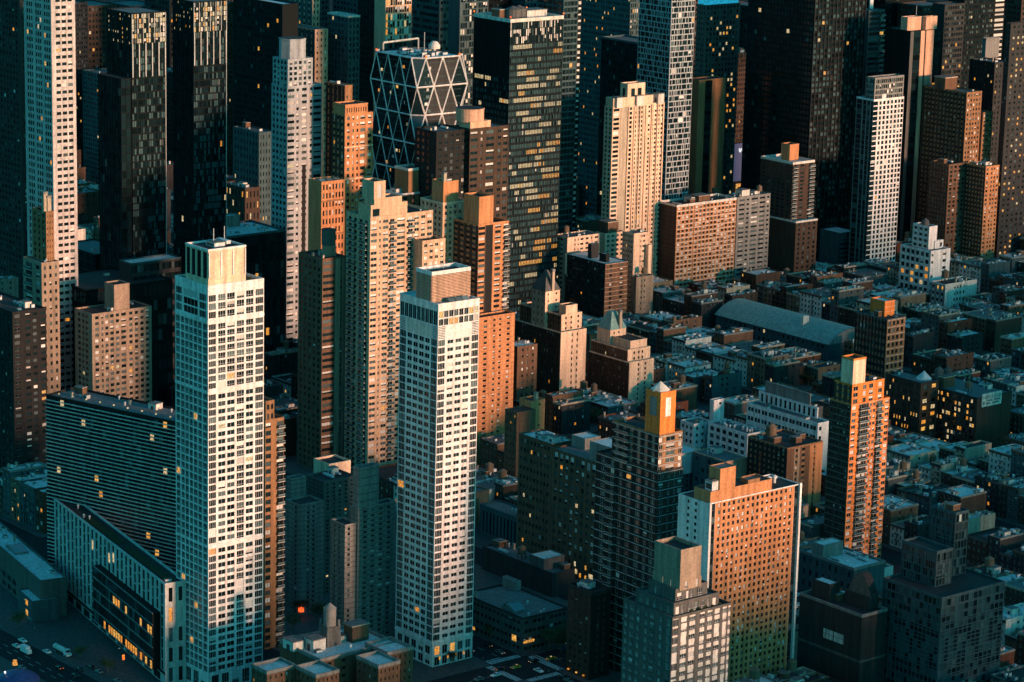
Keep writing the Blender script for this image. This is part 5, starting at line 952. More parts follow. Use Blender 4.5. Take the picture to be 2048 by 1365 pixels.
# ---------------------------------------------------------------- low-rise city filling the blocks
ST_X, ST_P, ST_W = 718.0, 80.0, 19.0            # streets run along Y
AV_Y, AV_P, AV_W = 861.0, 262.0, 23.0           # avenues run along X
LOTS = []; MORE = []
def make_lots():
    rng = random.Random(77)
    pal = [('brown brick', 'brown'), ('dark brick', 'darkbrown'), ('red brick', 'lowred'), ('grey', 'darkgrey'), ('grey', 'midgrey'), ('slate', 'bluegrey'), ('dark brick', 'darkbrown'), ('tan brick', 'lowtan'), ('cream', 'stone'), ('white painted', 'offwhite'), ('brown brick', 'brown')]
    obs = np.array(BOXES); cand = []
    for k in range(-3, 14):
        bx0 = ST_X+ST_P*k+ST_W/2+3.2; bx1 = ST_X+ST_P*(k+1)-ST_W/2-3.2
        for j in range(-1, 4):
            ya = AV_Y+AV_P*j+AV_W/2+3.5; yb = AV_Y+AV_P*(j+1)-AV_W/2-3.5
            for row in (0, 1):
                y = ya
                while y < yb-6:
                    wd = rng.choice([6.5, 7.5, 7.5, 9, 12, 15, 20]); wd = min(wd, yb-y); dp = rng.uniform(18, 25)
                    x0 = bx0 if row == 0 else bx1-dp
                    fl = rng.choices([3, 4, 5, 6, 7], [14, 34, 34, 14, 4])[0]
                    if y > 1400: fl = rng.choices([4, 5, 6, 9, 13], [20, 30, 20, 18, 12])[0]
                    cand.append([x0, y, wd-.25, dp, fl, row]); y += wd
    # points on the faces of the bigger buildings that the photograph shows
    sp = []
    for b in BLDS:
        x, yy = b['o']
        for t in b['tiers']:
            a0, b0, a1, b1 = t['r']; z0, z1 = t['z']
            for v in (.3, .5, .7, .9, 1.0):
                for u in (.05, .35, .65, .95):
                    sp.append((x+a0+u*(a1-a0), yy+b0, z0+v*(z1-z0))); sp.append((x+a0, yy+b0+u*(b1-b0), z0+v*(z1-z0)))
    sp = np.array(sp); q = proj(sp); sp = sp[(q[:, 0] > 0) & (q[:, 0] < 2048) & (q[:, 1] > 0) & (q[:, 1] < 1365)]
    def blocks(x0, y, wd, dp, h):
        d = sp-CAM; t1 = (np.array([x0, y, 0])-CAM)/d; t2 = (np.array([x0+dp, y+wd, h])-CAM)/d
        return int(((np.maximum.reduce(np.minimum(t1, t2), 1) < np.minimum(np.minimum.reduce(np.maximum(t1, t2), 1), .999))).sum())
    sp = sp[~hidden(sp*.9999+CAM*.0001, -99, False)]
    res = []
    for (x0, y, wd, dp, fl, row) in cand:
        while fl > 2 and blocks(x0, y, wd, dp, fl*3.15+3): fl -= 1
        if blocks(x0, y, wd, dp, fl*3.15+1.5) > 2: continue
        h = fl*3.15+.8
        # shrink or drop where a bigger building stands
        def clash(a, b, c, d): return bool(np.any((obs[:, 0] < c+1) & (obs[:, 3] > a-1) & (obs[:, 1] < d+1) & (obs[:, 4] > b-1)))
        if clash(x0, y, x0+dp, y+wd):
            for d2 in (dp*.7, dp*.5):
                if not clash(x0, y, x0+d2, y+wd): dp = d2; break
                if not clash(x0+dp-d2, y, x0+dp, y+wd): x0 = x0+dp-d2; dp = d2; break
            else: continue
        if dp < 8: continue
        pts = [(x0+a*dp, y+b*wd, h) for a in (.05, .5, .95) for b in (.1, .9)] + [(x0, y+wd*.5, h*.5), (x0+dp*.5, y, h*.5)]
        q = proj(pts); inside = (q[:, 0] > -20) & (q[:, 0] < 2068) & (q[:, 1] > -20) & (q[:, 1] < 1400)
        if not inside.any(): continue
        if (q[0, 0] < 960 and q[0, 1] > 1000) or (q[0, 0] < 1260 and q[0, 1] > 1150): continue
        vis = ~hidden(pts, -99, False) & inside
        if vis.sum() < 1: continue
        res.append((vis.sum()*wd*dp/q[0, 2]**2, x0, y, wd, dp, fl, row))
    res.sort(reverse=True)
    for i, (_, x0, y, wd, dp, fl, row) in enumerate(res):
        c = rng.choice(pal); (LOTS if i < 300 else MORE).append(dict(x=x0, y=y, w=wd, d=dp, fl=fl, row=row, c=c, feat=rng.choices(['tank', 'bulkhead', 'skylight', 'vents', 'chimneys', 'plain'], [10, 26, 14, 22, 18, 10])[0], roof=rng.choices(['roof_light', 'roof_mid', 'roof_dark'], [46, 34, 20])[0], seed=1000+i))
LM = []
def lot_labels():
    for b in BLDS:
        t = b['tiers'][0]; x, y = b['o']; p = proj((x+t['r'][2]/2, y+t['r'][3]/2, b['h']*.5)); s = b['label']
        for w_ in (' with ', ' of ', ' in ', ' behind ', ' cut ', ' at ', ' on ', ' peeping', ' beside', ' under', ' ringed', ' right', ' left', ' below', ',', ' above', ' tucked', ' attached', ' rising', ' that'):
            s = s.split(w_)[0]
        if -30 < p[0] < 2080 and -30 < p[1] < 1400: LM.append((p[0], p[1], s))
    words = dict(tank='with water tank', bulkhead='with stair house', skylight='with skylights', vents='with roof vents', chimneys='with chimneys', plain='with bare roof')
    nums = {2: 'two', 3: 'three', 4: 'four', 5: 'five', 6: 'six', 7: 'seven', 9: 'nine', 12: 'twelve', 13: 'thirteen'}
    by = {}
    for l in LOTS:
        p = proj((l['x']+l['d']/2, l['y']+l['w']/2, l['fl']*3.0)); l['p'] = p
        q = min(LM, key=lambda m: (m[0]-p[0])**2+((m[1]-p[1])*1.3)**2); dx, dy = p[0]-q[0], p[1]-q[1]
        rel = ('right of' if dx > 0 else 'left of') if abs(dx) > abs(dy) else ('below' if dy > 0 else 'behind')
        l['key'] = f"{nums[l['fl']]}-storey {l['c'][0]} walk-up {words[l['feat']]} {rel} the {' '.join(q[2].split()[-4:])}"; by.setdefault(l['key'], []).append((dx*dx+dy*dy, l))
    od = ['nearest', 'second', 'third', 'fourth', 'fifth', 'sixth', 'seventh']
    for k, v in by.items():
        v.sort(key=lambda e: e[0])
        for i, (_, l) in enumerate(v):
            s = k if len(v) == 1 else f"{od[min(i, 6)]} {k}"; l['label'] = ' '.join(s.split()[:16])
def build_more():
    """the many smaller low buildings beyond the first three hundred"""
    m = MB(); rng = random.Random(55)
    for l in MORE:
        x, y, W, D = l['x'], l['y'], l['d'], l['w']; h = l['fl']*3.15+.8; wall = l['c'][1]
        m.box(x, y, 0, x+W, y+D, h, wall, top=l['roof']); parapet_mesh(m, x, y, x+W, y+D, h+.002, .8, wall, out=.02)
        n = max(2, round(D/3.1))
        for k in range(l['fl']):
            for j in range(n):
                yy = y+D*(j+.3)/n; mt = rng.choices(['g_dark', 'g_mid', 'g_pale', 'l_warm'], [62, 26, 6, 3])[0]; m.quad((x-.02, yy+D/n*.42, k*3.15+1), (x-.02, yy, k*3.15+1), (x-.02, yy, k*3.15+2.7), (x-.02, yy+D/n*.42, k*3.15+2.7), mt)
        for _ in range(6):
            a, b, c, e = rng.uniform(1, W-3), rng.uniform(.8, D-2.2), rng.uniform(.6, 2.4), rng.uniform(.6, 1.6); m.box(x+a, y+b, h, x+a+c, y+b+e, h+rng.uniform(.8, 2.6), rng.choice(['metal', 'offwhite', 'brown', 'grey']))
    o = m.build('low_rise_mass', kind='stuff')
    if o: o['label'] = 'mass of smaller low brick buildings filling the blocks between the towers'; o['category'] = 'buildings'
TEN = {}
def build_lot(l):
    rng = random.Random(l['seed']); wall = l['c'][1]; h = l['fl']*3.15+.8; n = max(2, round(l['w']/3.1)); front = FA(P(n, .42, .03), l['fl'], hf=.52, sill=.6, w=(58, 26, 6, 6, 4))
    side = rng.random(); R = None
    if side < .45: R = FA([(.3, .36), (.46, .52), (.72, .78)] if l['d'] > 14 else [(.4, .5)], l['fl'], hf=.42, w=(70, 14, 10, 4, 2), skip=.25)
    t = T(None, wall=wall, roof=l['roof'], par=.9, parw=rng.choice([None, None, 'stone', 'grey']), L=front, R=R)
    b = Bld('tenement_building', l['label'], [t], fh=3.15, w=(60, 24, 6, 6, 4), fr=4, frm='offwhite', cap=14 if l['p'][1] > 640 else 0, group='low buildings filling the city blocks', rect=(l['x'], l['y'], l['d'], l['w'], h), seed=l['seed'])
    root = build(b)
    m = MB(); m.box(-.55, -.05, h-.1, -.03, l['w']+.05, h+.75, rng.choice(['stone', 'midgrey', 'brown', 'darkgrey']), bottom=True); m.box(-.3, 0, h-.55, -.03, l['w'], h-.1, 'midgrey', bottom=True); m.build('cornice', root)
    if l['fl'] <= 6 and rng.random() < .5:             # fire escape
        m = MB(); yc = l['w']*rng.uniform(.3, .6)
        for k in range(1, l['fl']): m.box(-1.2, yc-1.6, k*3.15+.55, -.03, yc+1.6, k*3.15+.63, 'darkmetal', bottom=True); m.box(-1.22, yc-1.6, k*3.15+1.4, -1.16, yc+1.6, k*3.15+1.46, 'darkmetal', bottom=True); m.bar((-.7, yc-1.2, k*3.15+.6), (-.7, yc+1.2, k*3.15-2.5), .08, 'darkmetal')
        m.build('fire_escape', root)
    W, D, f = l['d'], l['w'], l['feat']; z = h+.06
    if f == 'tank': put_unit(t.get('roof_ob') or root, 'water_tank', W*.6, D*.5, z, min(4.4, D*.5), min(4.4, D*.5), 7.5)
    if f in ('bulkhead', 'tank'): put_unit(t.get('roof_ob') or root, rng.choice(['bulkhead', 'bulkhead_pale', 'bulkhead_pale']), W*rng.uniform(.25, .7), D*rng.uniform(.35, .6), z, rng.uniform(2.6, 4.5), min(rng.uniform(2.6, 5), D*.5), rng.uniform(2.4, 3.4))
    if f == 'skylight':
        for k in range(rng.choice([1, 2, 3])): put_unit(t.get('roof_ob') or root, 'skylight', W*(.25+.22*k), D*.5, z, 2.0, min(3.4, D*.4), 1.4)
    if f == 'chimneys':
        for k in range(rng.choice([2, 3, 4])): put_unit(t.get('roof_ob') or root, 'chimney', W*(.15+.2*k), rng.choice([.9, D-.9]), z, .9, 1.1, rng.uniform(1.6, 3.0))
    nv = {'vents': 10, 'plain': 3}.get(f, 6)
    for k in range(nv): put_unit(t.get('roof_ob') or root, rng.choice(['vent', 'rooftop_unit', 'vent', 'chimney', 'rooftop_unit', 'duct']), rng.uniform(1.5, W-1.5), rng.uniform(1.2, D-1.2), z, rng.uniform(.8, 2.4), rng.uniform(.8, min(2.6, D*.4)), rng.uniform(.9, 2.2))

# ---------------------------------------------------------------- ground, streets
def ground():
    m = MB(); m.quad((-9000, -9000, 0), (12000, -9000, 0), (12000, 12000, 0), (-9000, 12000, 0), 'asphalt'); m.build('ground', kind='structure')
    for k in range(-3, 13):
        for j in range(-1, 4):
            m = MB(); x0 = ST_X+ST_P*k+ST_W/2-1.0; x1 = ST_X+ST_P*(k+1)-ST_W/2+1.0; y0 = AV_Y+AV_P*j+AV_W/2-1.2; y1 = AV_Y+AV_P*(j+1)-AV_W/2+1.2
            c = proj([(x0, y0, 0), (x1, y0, 0), (x1, y1, 0), (x0, y1, 0)])
            if c[:, 0].max() < -300 or c[:, 0].min() > 2350 or c[:, 1].max() < 300 or c[:, 1].min() > 1500: continue
            r = 3.0; pts = []
            for (cx, cy, a0) in ((x1-r, y1-r, 0), (x0+r, y1-r, 90), (x0+r, y0+r, 180), (x1-r, y0+r, 270)):
                pts += [(cx+r*math.cos(R_(a0+d)), cy+r*math.sin(R_(a0+d))) for d in (0, 30, 60, 90)]
            m.prism(pts, 0.0, .15, 'pavement'); m.build('pavement', kind='structure')
    # painted markings at the crossing and along the streets in the foreground
    sx, ay = ST_X, AV_Y
    def marks(name, rects):
        o = bpy.data.objects.new(name, None); COL.objects.link(o); o['kind'] = 'structure'
        for (a, b_, c, d) in rects:
            m = MB(); m.quad((a, b_, .006), (c, b_, .006), (c, d, .006), (a, d, .006), 'paint'); m.build('stripe', o)
    hw, aw = ST_W/2-1.2, AV_W/2-1.4
    marks('crosswalk', [(sx-hw+1.1*k, ay+aw+1.2, sx-hw+1.1*k+.55, ay+aw+4.6) for k in range(15)])
    marks('crosswalk', [(sx-hw+1.1*k, ay-aw-4.6, sx-hw+1.1*k+.55, ay-aw-1.2) for k in range(15)])
    marks('crosswalk', [(sx+hw+1.2, ay-aw+1.2*k, sx+hw+4.6, ay-aw+1.2*k+.6) for k in range(17)])
    marks('crosswalk', [(sx-hw-4.6, ay-aw+1.2*k, sx-hw-1.2, ay-aw+1.2*k+.6) for k in range(17)])
    marks('lane_lines', [(sx-.08, ay+aw+8+9*k, sx+.08, ay+aw+12+9*k) for k in range(12)] + [(sx+hw+8+9*k, ay-.08, sx+hw+12+9*k, ay+.08) for k in range(8)] + [(sx-hw-12-9*k, ay-.08, sx-hw-8-9*k, ay+.08) for k in range(8)] + [(sx-hw+.3, ay+aw+5.4, sx, ay+aw+5.9), (sx+hw+5.4, ay, sx+hw+5.9, ay+aw-.3)])
    s2 = ST_X-2*ST_P
    marks('lane_lines', [(s2-.08, ay+20+9*k, s2+.08, ay+24+9*k) for k in range(22)] + [(s2-3.4, ay+20+9*k, s2-3.24, ay+24+9*k) for k in range(22)])

# ---------------------------------------------------------------- vehicles, people, trees, street furniture
for nm, rgb in (('car_yellow', (.55, .30, .02)), ('car_white', (.70, .70, .69)), ('car_black', (.015, .015, .017)), ('car_grey', (.14, .145, .15)), ('car_blue', (.03, .06, .12)), ('car_red', (.25, .02, .015))): wall_mat(nm, rgb, rough=.3, amt=.03, streak=.02, spec=.6)
wall_mat('tyre', (.02, .02, .02)); wall_mat('skin', (.35, .21, .15)); wall_mat('cloth_dark', (.03, .033, .04)); wall_mat('cloth_pale', (.30, .29, .27)); wall_mat('cloth_red', (.22, .04, .03))
def car_mesh(color):
    """sedan body, nose at +y"""
    prof = [(-2.3, .35), (-2.35, .75), (-2.2, .95), (-1.55, 1.0), (-.95, 1.45), (.35, 1.47), (1.0, 1.0), (2.05, .85), (2.3, .7), (2.3, .35)]
    b = MB(); hw = .9
    def wd(z): return hw if z < 1.05 else hw*.8
    for i in range(len(prof)):
        (y0, z0), (y1, z1) = prof[i], prof[(i+1) % len(prof)]; b.quad((-wd(z0), y0, z0), (wd(z0), y0, z0), (wd(z1), y1, z1), (-wd(z1), y1, z1), color)
    b.poly([(-wd(z), y, z) for y, z in prof], color); b.poly([(wd(z), y, z) for y, z in reversed(prof)], color)
    g = MB(); g.quad((-.70, -1.5, 1.045), (.70, -1.5, 1.045), (.64, -1.0, 1.44), (-.64, -1.0, 1.44), 'g_black'); g.quad((.70, .96, 1.07), (-.70, .96, 1.07), (-.64, .42, 1.46), (.64, .42, 1.46), 'g_black')
    for s in (-1, 1): g.poly([(s*.90, -1.35, 1.06), (s*.90, .85, 1.06), (s*.735, .3, 1.42), (s*.735, -.9, 1.42)][::s], 'g_black')
    return b.mesh('body'), g.mesh('window_glass')
def wheel_mesh():
    m = MB(); n = 12
    for s, mat in ((-.11, 'tyre'), (.11, 'tyre')): m.poly([(s, .33*math.cos(6.283*k/n), .33+.33*math.sin(6.283*k/n)) for k in range(n)], mat)
    for k in range(n):
        a, c = 6.283*k/n, 6.283*(k+1)/n; m.quad((-.11, .33*math.cos(a), .33+.33*math.sin(a)), (.11, .33*math.cos(a), .33+.33*math.sin(a)), (.11, .33*math.cos(c), .33+.33*math.sin(c)), (-.11, .33*math.cos(c), .33+.33*math.sin(c)), 'tyre')
    for s in (-.115, .115): m.poly([(s, .19*math.cos(6.283*k/n), .33+.19*math.sin(6.283*k/n)) for k in range(n)], 'metal')
    return m.mesh('wheel')
def lamp_mesh(mat, y):
    m = MB(); m.box(-.17, min(y, y+.06), 0, .17, max(y, y+.06), .17, mat, bottom=True); return m.mesh('lamp')
CM = {c: car_mesh(c) for c in ('car_yellow', 'car_white', 'car_black', 'car_grey', 'car_blue', 'car_red')}; WM = wheel_mesh(); HLM = lamp_mesh('l_white', 2.29); HWM = lamp_mesh('l_pale', 2.29); TLM = lamp_mesh('l_red', -2.38); OFFM = lamp_mesh('g_pale', 2.29)
def car(x, y, rz, color, label, group, on=True, taxi=False):
    r = empty('car', (x, y, 0.0), label, 'car', group, rz); b, g = CM[color]; link('body', b, r, (0, 0, .05)); link('window_glass', g, r, (0, 0, .055))
    for sx in (-.82, .82):
        for sy in (-1.4, 1.4): link('wheel', WM, r, (sx, sy, 0))
        link('headlight', HWM if on else OFFM, r, (sx*.78, 0, .62)); link('tail_light', TLM if on else OFFM, r, (sx*.78, 0 if on else -4.67, .72))
    if taxi: m = MB(); m.box(-.35, -.5, 1.53, .35, -.2, 1.75, 'l_pale'); m.build('roof_sign', r)
def person_mesh(cloth, seed):
    rng = random.Random(seed); st = rng.uniform(.12, .3)
    V = [(0, 0, .95), (0, 0, 1.2), (0, .02, 1.42), (0, .03, 1.54), (0, .05, 1.64), (0, .05, 1.74), (.2, 0, 1.4), (.27, -.1, 1.12), (.26, .08, .88), (-.2, 0, 1.4), (-.27, .1, 1.12), (-.26, .2, .9),
         (.1, 0, .9), (.11, st*.6, .5), (.11, st*.3, .08), (.11, st*.3+.14, .04), (-.1, 0, .9), (-.11, -st*.3, .5), (-.11, -st, .1), (-.11, -st+.14, .05)]
    E = [(0, 1), (1, 2), (2, 3), (3, 4), (4, 5), (2, 6), (6, 7), (7, 8), (2, 9), (9, 10), (10, 11), (0, 12), (12, 13), (13, 14), (14, 15), (0, 16), (16, 17), (17, 18), (18, 19)]
    rad = [.15, .15, .16, .06, .1, .08, .075, .055, .04, .075, .055, .04, .1, .07, .05, .04, .1, .07, .05, .04]
    me = bpy.data.meshes.new('person'); me.from_pydata(V, E, []); o = bpy.data.objects.new('tmp', me); COL.objects.link(o)
    o.modifiers.new('s', 'SKIN')
    for i, d in enumerate(me.skin_vertices[0].data): d.radius = (rad[i], rad[i]); d.use_root = (i == 0)
    su = o.modifiers.new('u', 'SUBSURF'); su.levels = 1
    dg = bpy.context.evaluated_depsgraph_get(); r = bpy.data.meshes.new_from_object(o.evaluated_get(dg)); bpy.data.objects.remove(o)
    r.materials.clear(); r.materials.append(MATS[cloth]); r.materials.append(MATS['skin']); r.materials.append(MATS['cloth_dark'])
    for p in r.polygons: p.material_index = 1 if p.center.z > 1.5 else (2 if p.center.z < .85 and abs(p.center.x) < .2 else 0)
    return r
def tree_meshes():
    res = []
    for s in range(3):
        rng = random.Random(90+s); cr = MB(); tk = MB(); H = 5.2
        tk.cyl(0, 0, .22, 0, H*.55, 'wood', 8, scale=.6)
        for k in range(6):
            a = k*1.05+rng.random()*.4; e = Vector((math.cos(a)*rng.uniform(1.3, 2.1), math.sin(a)*rng.uniform(1.3, 2.1), H*rng.uniform(.7, 1.05))); tk.bar((0, 0, H*rng.uniform(.3, .5)), tuple(e), .06, 'wood')
            for _ in range(110):
                p = e+Vector((rng.gauss(0, .75), rng.gauss(0, .75), rng.gauss(.25, .6))); d1 = Vector((rng.gauss(0, 1), rng.gauss(0, 1), rng.gauss(0, .7))).normalized()*rng.uniform(.18, .34); d2 = d1.orthogonal().normalized()*.17
                cr.quad(tuple(p-d1), tuple(p+d2), tuple(p+d1), tuple(p-d2), 'leaf')
        res.append((tk.mesh('trunk'), cr.mesh('crown')))
    return res
def tree(x, y, s, label, group, i, tm):
    r = empty('street_tree', (x, y, .1), label, 'tree', group, i*1.3); link('trunk', tm[i % 3][0], r, sc=(s, s, s)); link('crown', tm[i % 3][1], r, sc=(s, s, s))
def street_lamp(x, y, rz, label, lit='l_pale'):
    r = empty('street_lamp', (x, y, .1), label, 'street lamp', 'street lamps', rz); m = MB(); m.cyl(0, 0, .14, 0, 8.5, 'darkmetal', 8, scale=.6); m.cyl(0, 0, .25, 0, .8, 'darkmetal', 8, scale=.7); m.build('post', r)
    m = MB(); m.bar((0, 0, 8.4), (1.9, 0, 8.9), .06, 'darkmetal'); m.build('arm', r); m = MB(); m.box(1.6, -.18, 8.75, 2.5, .18, 8.92, 'metal'); m.build('lamp_head', r); m = MB(); m.box(1.7, -.14, 8.66, 2.4, .14, 8.74, lit, bottom=True); m.build('lens', r)

def street_life():
    sx, ay = ST_X, AV_Y; rng = random.Random(31); PI = math.pi
    G = 'cars near the crossing'
    spec = [(1103, 1317, -PI/2, 'car_yellow', 'yellow taxi right of the crossing with lamps lit', True), (1032, 1334, PI/2, 'car_yellow', 'yellow taxi in the middle of the crossing', True), (1068, 1322, PI/2, 'car_black', 'black car just behind the taxi at the crossing', True), (1077, 1341, PI, 'car_white', 'white car with bright headlights turning at the crossing', True),
            (992, 1350, PI/2, 'car_white', 'white car left of the crossing', True), (1000, 1338, -PI/2, 'car_black', 'black car behind the white car left of the crossing', True), (975, 1290, PI, 'car_black', 'dark car waiting nearest the tall white tower', True), (1000, 1304, PI, 'car_grey', 'dark grey car waiting at the crosswalk', True),
            (1125, 1354, 0, 'car_black', 'black parked car by the kerb right of the crosswalk', False), (1136, 1361, 0, 'car_grey', 'grey parked car behind the black one by the kerb', False), (958, 1358, PI/2, 'car_grey', 'grey car at the bottom left of the crossing', False), (1128, 1297, PI/2, 'car_blue', 'dark blue car parked under the trees', False)]
    for (px, py, rz, c, lab, on) in spec:
        p = at(px, py, .7); car(p[0], p[1], rz, c, lab, G, on, 'taxi' in lab and c == 'car_yellow')
    G2 = 'cars on the wide street at lower left'
    for (px, py, rz, c, lab, on) in [(33, 1292, PI, 'car_white', 'white car with lit headlights on the wide street', True), (45, 1281, PI, 'car_white', 'white car just ahead of the white van on the wide street', True), (118, 1335, 0, 'car_black', 'black car in the middle lane below the tanker truck', True), (182, 1334, 0, 'car_black', 'black car parked nearest the glass bay', False), (197, 1343, 0, 'car_grey', 'grey car parked behind the black one by the glass bay', False), (150, 1350, 0, 'car_black', 'black car on the near side lane of the wide street', False), (62, 1238, 0, 'car_grey', 'grey car parked by the plaza', False), (235, 1362, PI, 'car_grey', 'grey car at the bottom edge below the glass bay', False)]:
        p = at(px, py, .7); car(p[0], p[1], rz, c, lab, G2, on)
    for i in range(9):
        xx = ST_X-2*ST_P+(9.2 if i % 2 else -9.0); yy = AV_Y+40+i*13+rng.uniform(-2, 2); q = proj((xx, yy, .7))
        car(xx, yy, 0 if i % 2 else PI, rng.choice(['car_black', 'car_grey', 'car_black', 'car_white', 'car_blue']), f'car parked along the wide street, {"first second third fourth fifth sixth seventh eighth ninth".split()[i]} from the bottom edge', G2, False)
    # tanker truck
    p = at(124, 1301, 1.5); r = empty('tanker_truck', (p[0], p[1], 0), 'white tanker truck driving past the glass bay', 'truck', None, PI)
    m = MB(); n = 14
    ring = [(1.2*math.cos(6.283*k/n), 2.0+1.15*math.sin(6.283*k/n)) for k in range(n)]
    for k in range(n): (a, b), (c, d) = ring[k], ring[(k+1) % n]; m.quad((a, -5.5, b), (c, -5.5, d), (c, 2.6, d), (a, 2.6, b), 'offwhite')
    m.poly([(a, -5.5, b) for a, b in ring], 'offwhite'); m.poly([(a, 2.6, b) for a, b in reversed(ring)], 'offwhite'); m.build('tank', r)
    m = MB(); m.box(-1.15, 3.0, .6, 1.15, 4.7, 3.0, 'car_white', bottom=True); m.box(-1.1, 4.7, .6, 1.1, 6.0, 1.7, 'car_white', bottom=True); m.build('cab', r); m = MB(); m.quad((-1.0, 4.71, 1.9), (1.0, 4.71, 1.9), (1.0, 4.71, 2.8), (-1.0, 4.71, 2.8), 'g_black'); m.build('windscreen', r); m = MB(); m.box(-.5, -5.6, .5, .5, 4, .9, 'darkmetal', bottom=True); m.build('chassis', r)
    for yy in (-4.6, -3.4, 3.3, 5.0):
        for s in (-1.0, 1.0): link('wheel', WM, r, (s, yy, 0), sc=(1.6, 1.5, 1.5))
    p = at(52, 1302, 1); r = empty('delivery_van', (p[0], p[1], 0), 'white box van on the wide street beside the blue tent', 'van', None, PI); m = MB(); m.box(-1.1, -3.2, .5, 1.1, 1.6, 3.1, 'car_white', bottom=True); m.build('cargo_box', r); m = MB(); m.prism([(-1, 1.6), (1, 1.6), (1, 3.3), (-1, 3.3)], .5, 2.2, 'car_white', scale=.85, cx=0, cy=2.1); m.build('cab', r)
    for yy in (-2.2, 2.4):
        for s in (-1.0, 1.0): link('wheel', WM, r, (s, yy, 0), sc=(1.2, 1.1, 1.1))
    # people
    pm = [person_mesh(c, i) for i, c in enumerate(('cloth_dark', 'cloth_pale', 'cloth_dark', 'cloth_red'))]
    who = [(1089, 1346, 'person in dark clothes on the far end of the crosswalk'), (1097, 1347, 'person in pale clothes walking in the crosswalk'), (1106, 1345, 'person in dark clothes stepping onto the crosswalk'), (1120, 1341, 'person in red waiting near the corner block'), (1054, 1348, 'person in dark clothes standing in front of the white car'), (966, 1322, 'person in pale clothes at the foot of the slim white tower'), (1024, 1340, 'person in dark clothes beside the taxi in the crossing'), (1125, 1345, 'person in dark clothes near the lamp lit door'), (1073, 1357, 'person in red crossing at the bottom of the picture'),
           (69, 1262, 'person in dark clothes on the plaza by the striped building'), (55, 1250, 'person in pale clothes on the plaza'), (78, 1268, 'person in dark clothes nearest the plinth of the slit window building')]
    for i, (px, py, lab) in enumerate(who):
        p = at(px, py, .1); o = link('person', pm[i % 4] if 'red' not in lab else pm[3], None, (p[0], p[1], .12 if py < 1330 else .01), rz=rng.uniform(0, 6.28)); o['label'] = lab; o['category'] = 'person'; o['group'] = 'pedestrians'
    tm = tree_meshes()
    for i, (px, py, s, lab) in enumerate([(1100, 1302, 1.5, 'big dark street tree left of the pair by the low wide building'), (1118, 1298, 1.6, 'big dark street tree nearest the corner brick block'), (1122, 1306, 1.2, 'small street tree beside the corner brick block'), (600, 1236, 1.3, 'courtyard tree left of the orange lamp'), (640, 1244, 1.4, 'courtyard tree right of the orange lamp'), (585, 1262, 1.2, 'courtyard tree nearest the housing block'), (980, 1280, 1.0, 'street tree right of the slim white tower'),
                                          (1150, 790, 1.5, 'bare wall tree at the foot of the taller cream hotel'), (1163, 792, 1.3, 'smaller tree beside the one at the taller cream hotel'), (38, 1258, 1.1, 'golden tree on the plaza'), (160, 1318, .9, 'street tree at the plinth of the slit window building'), (215, 1348, 1.0, 'street tree below the glass bay'), (905, 1330, .9, 'street tree at the door lamps of the slim white tower'), (1395, 706, 1.3, 'dark yard tree below the brick walk-ups'), (1380, 700, 1.2, 'smaller dark yard tree below the brick walk-ups')]):
        p = at(px, py, 0); tree(p[0], p[1], s, lab, 'street and yard trees', i, tm)
    kk = 0
    for l in LOTS:
        if kk >= 44 or rng.random() > .45: continue
        xx, yy = (l['x']+l['d']+3.2, l['y']+l['w']*.5) if l['row'] == 0 else (l['x']-3.2, l['y']+l['w']*.5)
        if any(b_[0]-1.5 < xx < b_[3]+1.5 and b_[1]-1.5 < yy < b_[4]+1.5 for b_ in BOXES): continue
        if hidden([(xx, yy, 7.5)], -99, False)[0]: continue
        tree(xx, yy, rng.uniform(1.0, 1.7), f'{_nth[kk % 27]} leafy back yard tree among the low brick buildings, counted from the slim white tower', 'back yard trees', kk, tm); kk += 1
    for (px, py, rz, lab) in [(939, 1345, 0, 'street lamp at the corner left of the crossing'), (1056, 1318, PI, 'street lamp at the corner of the low wide building'), (1138, 1330, PI/2, 'street lamp near the corner brick block'), (42, 1240, 0, 'street lamp on the plaza at lower left'), (230, 1340, 0, 'street lamp under the glass bay')]:
        p = at(px, py, 0); street_lamp(p[0], p[1], rz, lab)
    p = at(602, 1238, 0); r = empty('orange_floodlight', (p[0], p[1], 0), 'glowing orange floodlight in the dark courtyard', 'lamp'); m = MB(); m.cyl(0, 0, .12, 0, 3.2, 'darkmetal', 6); m.build('post', r); m = MB(); m.box(-.9, -.9, 3.2, .9, .9, 5.0, 'l_red', bottom=True); m.build('lamp', r)
    p = at(247, 1334, 0); r = empty('red_sign', (p[0], p[1], 0), 'small glowing red sign on the plinth below the glass bay', 'sign'); m = MB(); m.cyl(0, 0, .08, 0, 3, 'darkmetal', 6); m.build('post', r); m = MB(); m.box(-.5, -.12, 3, .5, .12, 5.2, 'l_red', bottom=True); m.build('panel', r)
    # blue tent at lower left
    p = at(35, 1362, 4); r = empty('blue_tent', (p[0], p[1], 0), 'blue domed tent roof with a lamp at the lower left corner', 'tent'); m = MB(); n = 20
    prev = [(9*math.cos(6.283*k/n), 9*math.sin(6.283*k/n), 4.0) for k in range(n)]
    m.cyl(0, 0, 8.9, 0, 4.0, 'tarp_blue', n)
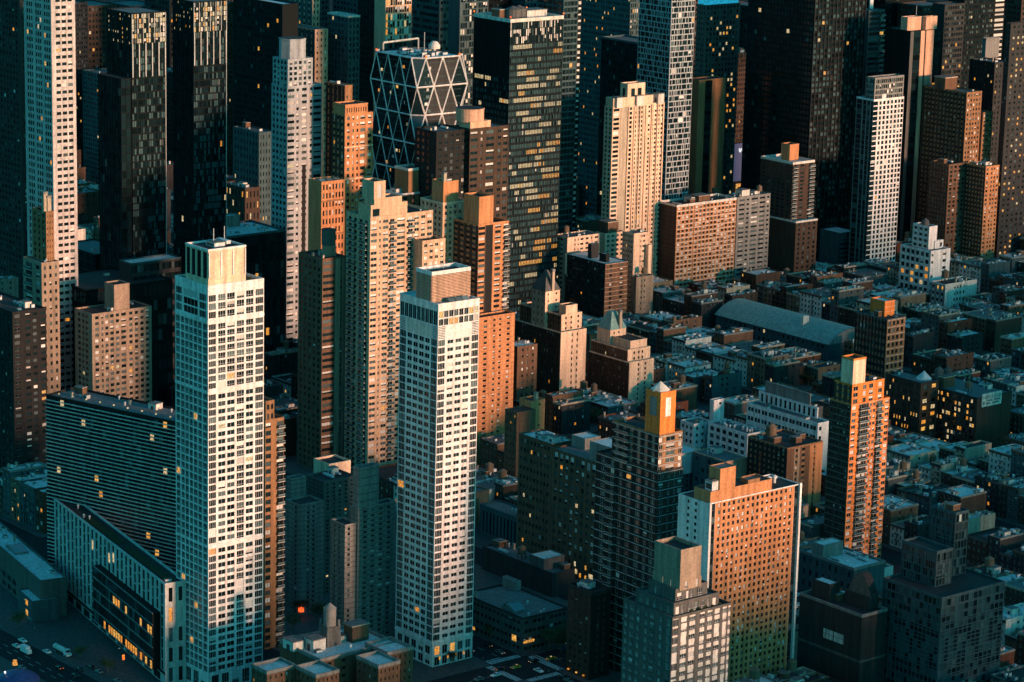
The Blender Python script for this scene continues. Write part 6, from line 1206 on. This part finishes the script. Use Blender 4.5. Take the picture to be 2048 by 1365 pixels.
    for j in range(1, 7):
        rr = 9*math.cos(j*R_(15)); cur = [(rr*math.cos(6.283*k/n), rr*math.sin(6.283*k/n), 4+4*math.sin(j*R_(15))) for k in range(n)]
        for k in range(n): m.quad(prev[k], prev[(k+1) % n], cur[(k+1) % n], cur[k], 'tarp_blue')
        prev = cur
    m.build('canopy', r); m = MB(); m.cyl(-5, 1, .08, 4, 8, 'metal', 6); m.cyl(-5, 1, .35, 8, 8.7, 'l_white', 8); m.build('lamp', r)
    p = at(30, 1330, 6); m = MB(); m.cyl(0, 0, .1, 0, 6, 'darkmetal', 6); m.cyl(0, 0, 1.1, 6, 8, 'l_warm', 10, scale=.7); o = m.build('lantern', None, (p[0], p[1], 0)); o['label'] = 'amber lantern above the blue tent'; o['category'] = 'lantern'

# ---------------------------------------------------------------- added off to the west: waterfront rows, unseen, with heights set to shade the lower floors
def offscreen():
    rng = random.Random(8); x = 690.0; i = 0
    nth = 'first second third fourth fifth sixth seventh eighth ninth tenth eleventh twelfth thirteenth fourteenth fifteenth sixteenth seventeenth eighteenth nineteenth twentieth'.split()
    nth += ['twenty-'+n for n in nth[:9]] + ['thirtieth'] + ['thirty-'+n for n in nth[:9]]
    while x < 2350:
        wd = rng.uniform(34, 52); yy = 235+rng.uniform(-25, 25); xm = x+wd/2; h = (92 if xm < 862 else 102 if xm < 965 else 138 if xm < 1100 else 106 if xm < 1352 else 136 if xm < 1500 else 148)*rng.uniform(.94, 1.06)
        Bld('waterfront_apartment_block', f'brick waterfront apartment block outside the picture on the right, {nth[i]} of its row', [T(None, wall=rng.choice(['brown', 'tan', 'stone']), R=FA(P(9, .45), None, .5), L=FA(P(6, .45), None, .5), clut=3)], rect=(x, yy, wd, 24, h), cap=0, group='waterfront apartment blocks', fr=-1)
        x += wd+rng.choice([2, 3, 5, 12]); i += 1

# ---- BUILD ----
main = list(BLDS)
make_lots(); lot_labels()
for b in main: build(b)
diagrid_tower()
for l in LOTS: build_lot(l)
build_more()
n0 = len(BLDS); offscreen()
for b in BLDS[n0:]: build(b)
ground(); street_life()
print('OBJECTS', len(bpy.data.objects), 'LOTS', len(LOTS), len(MORE))
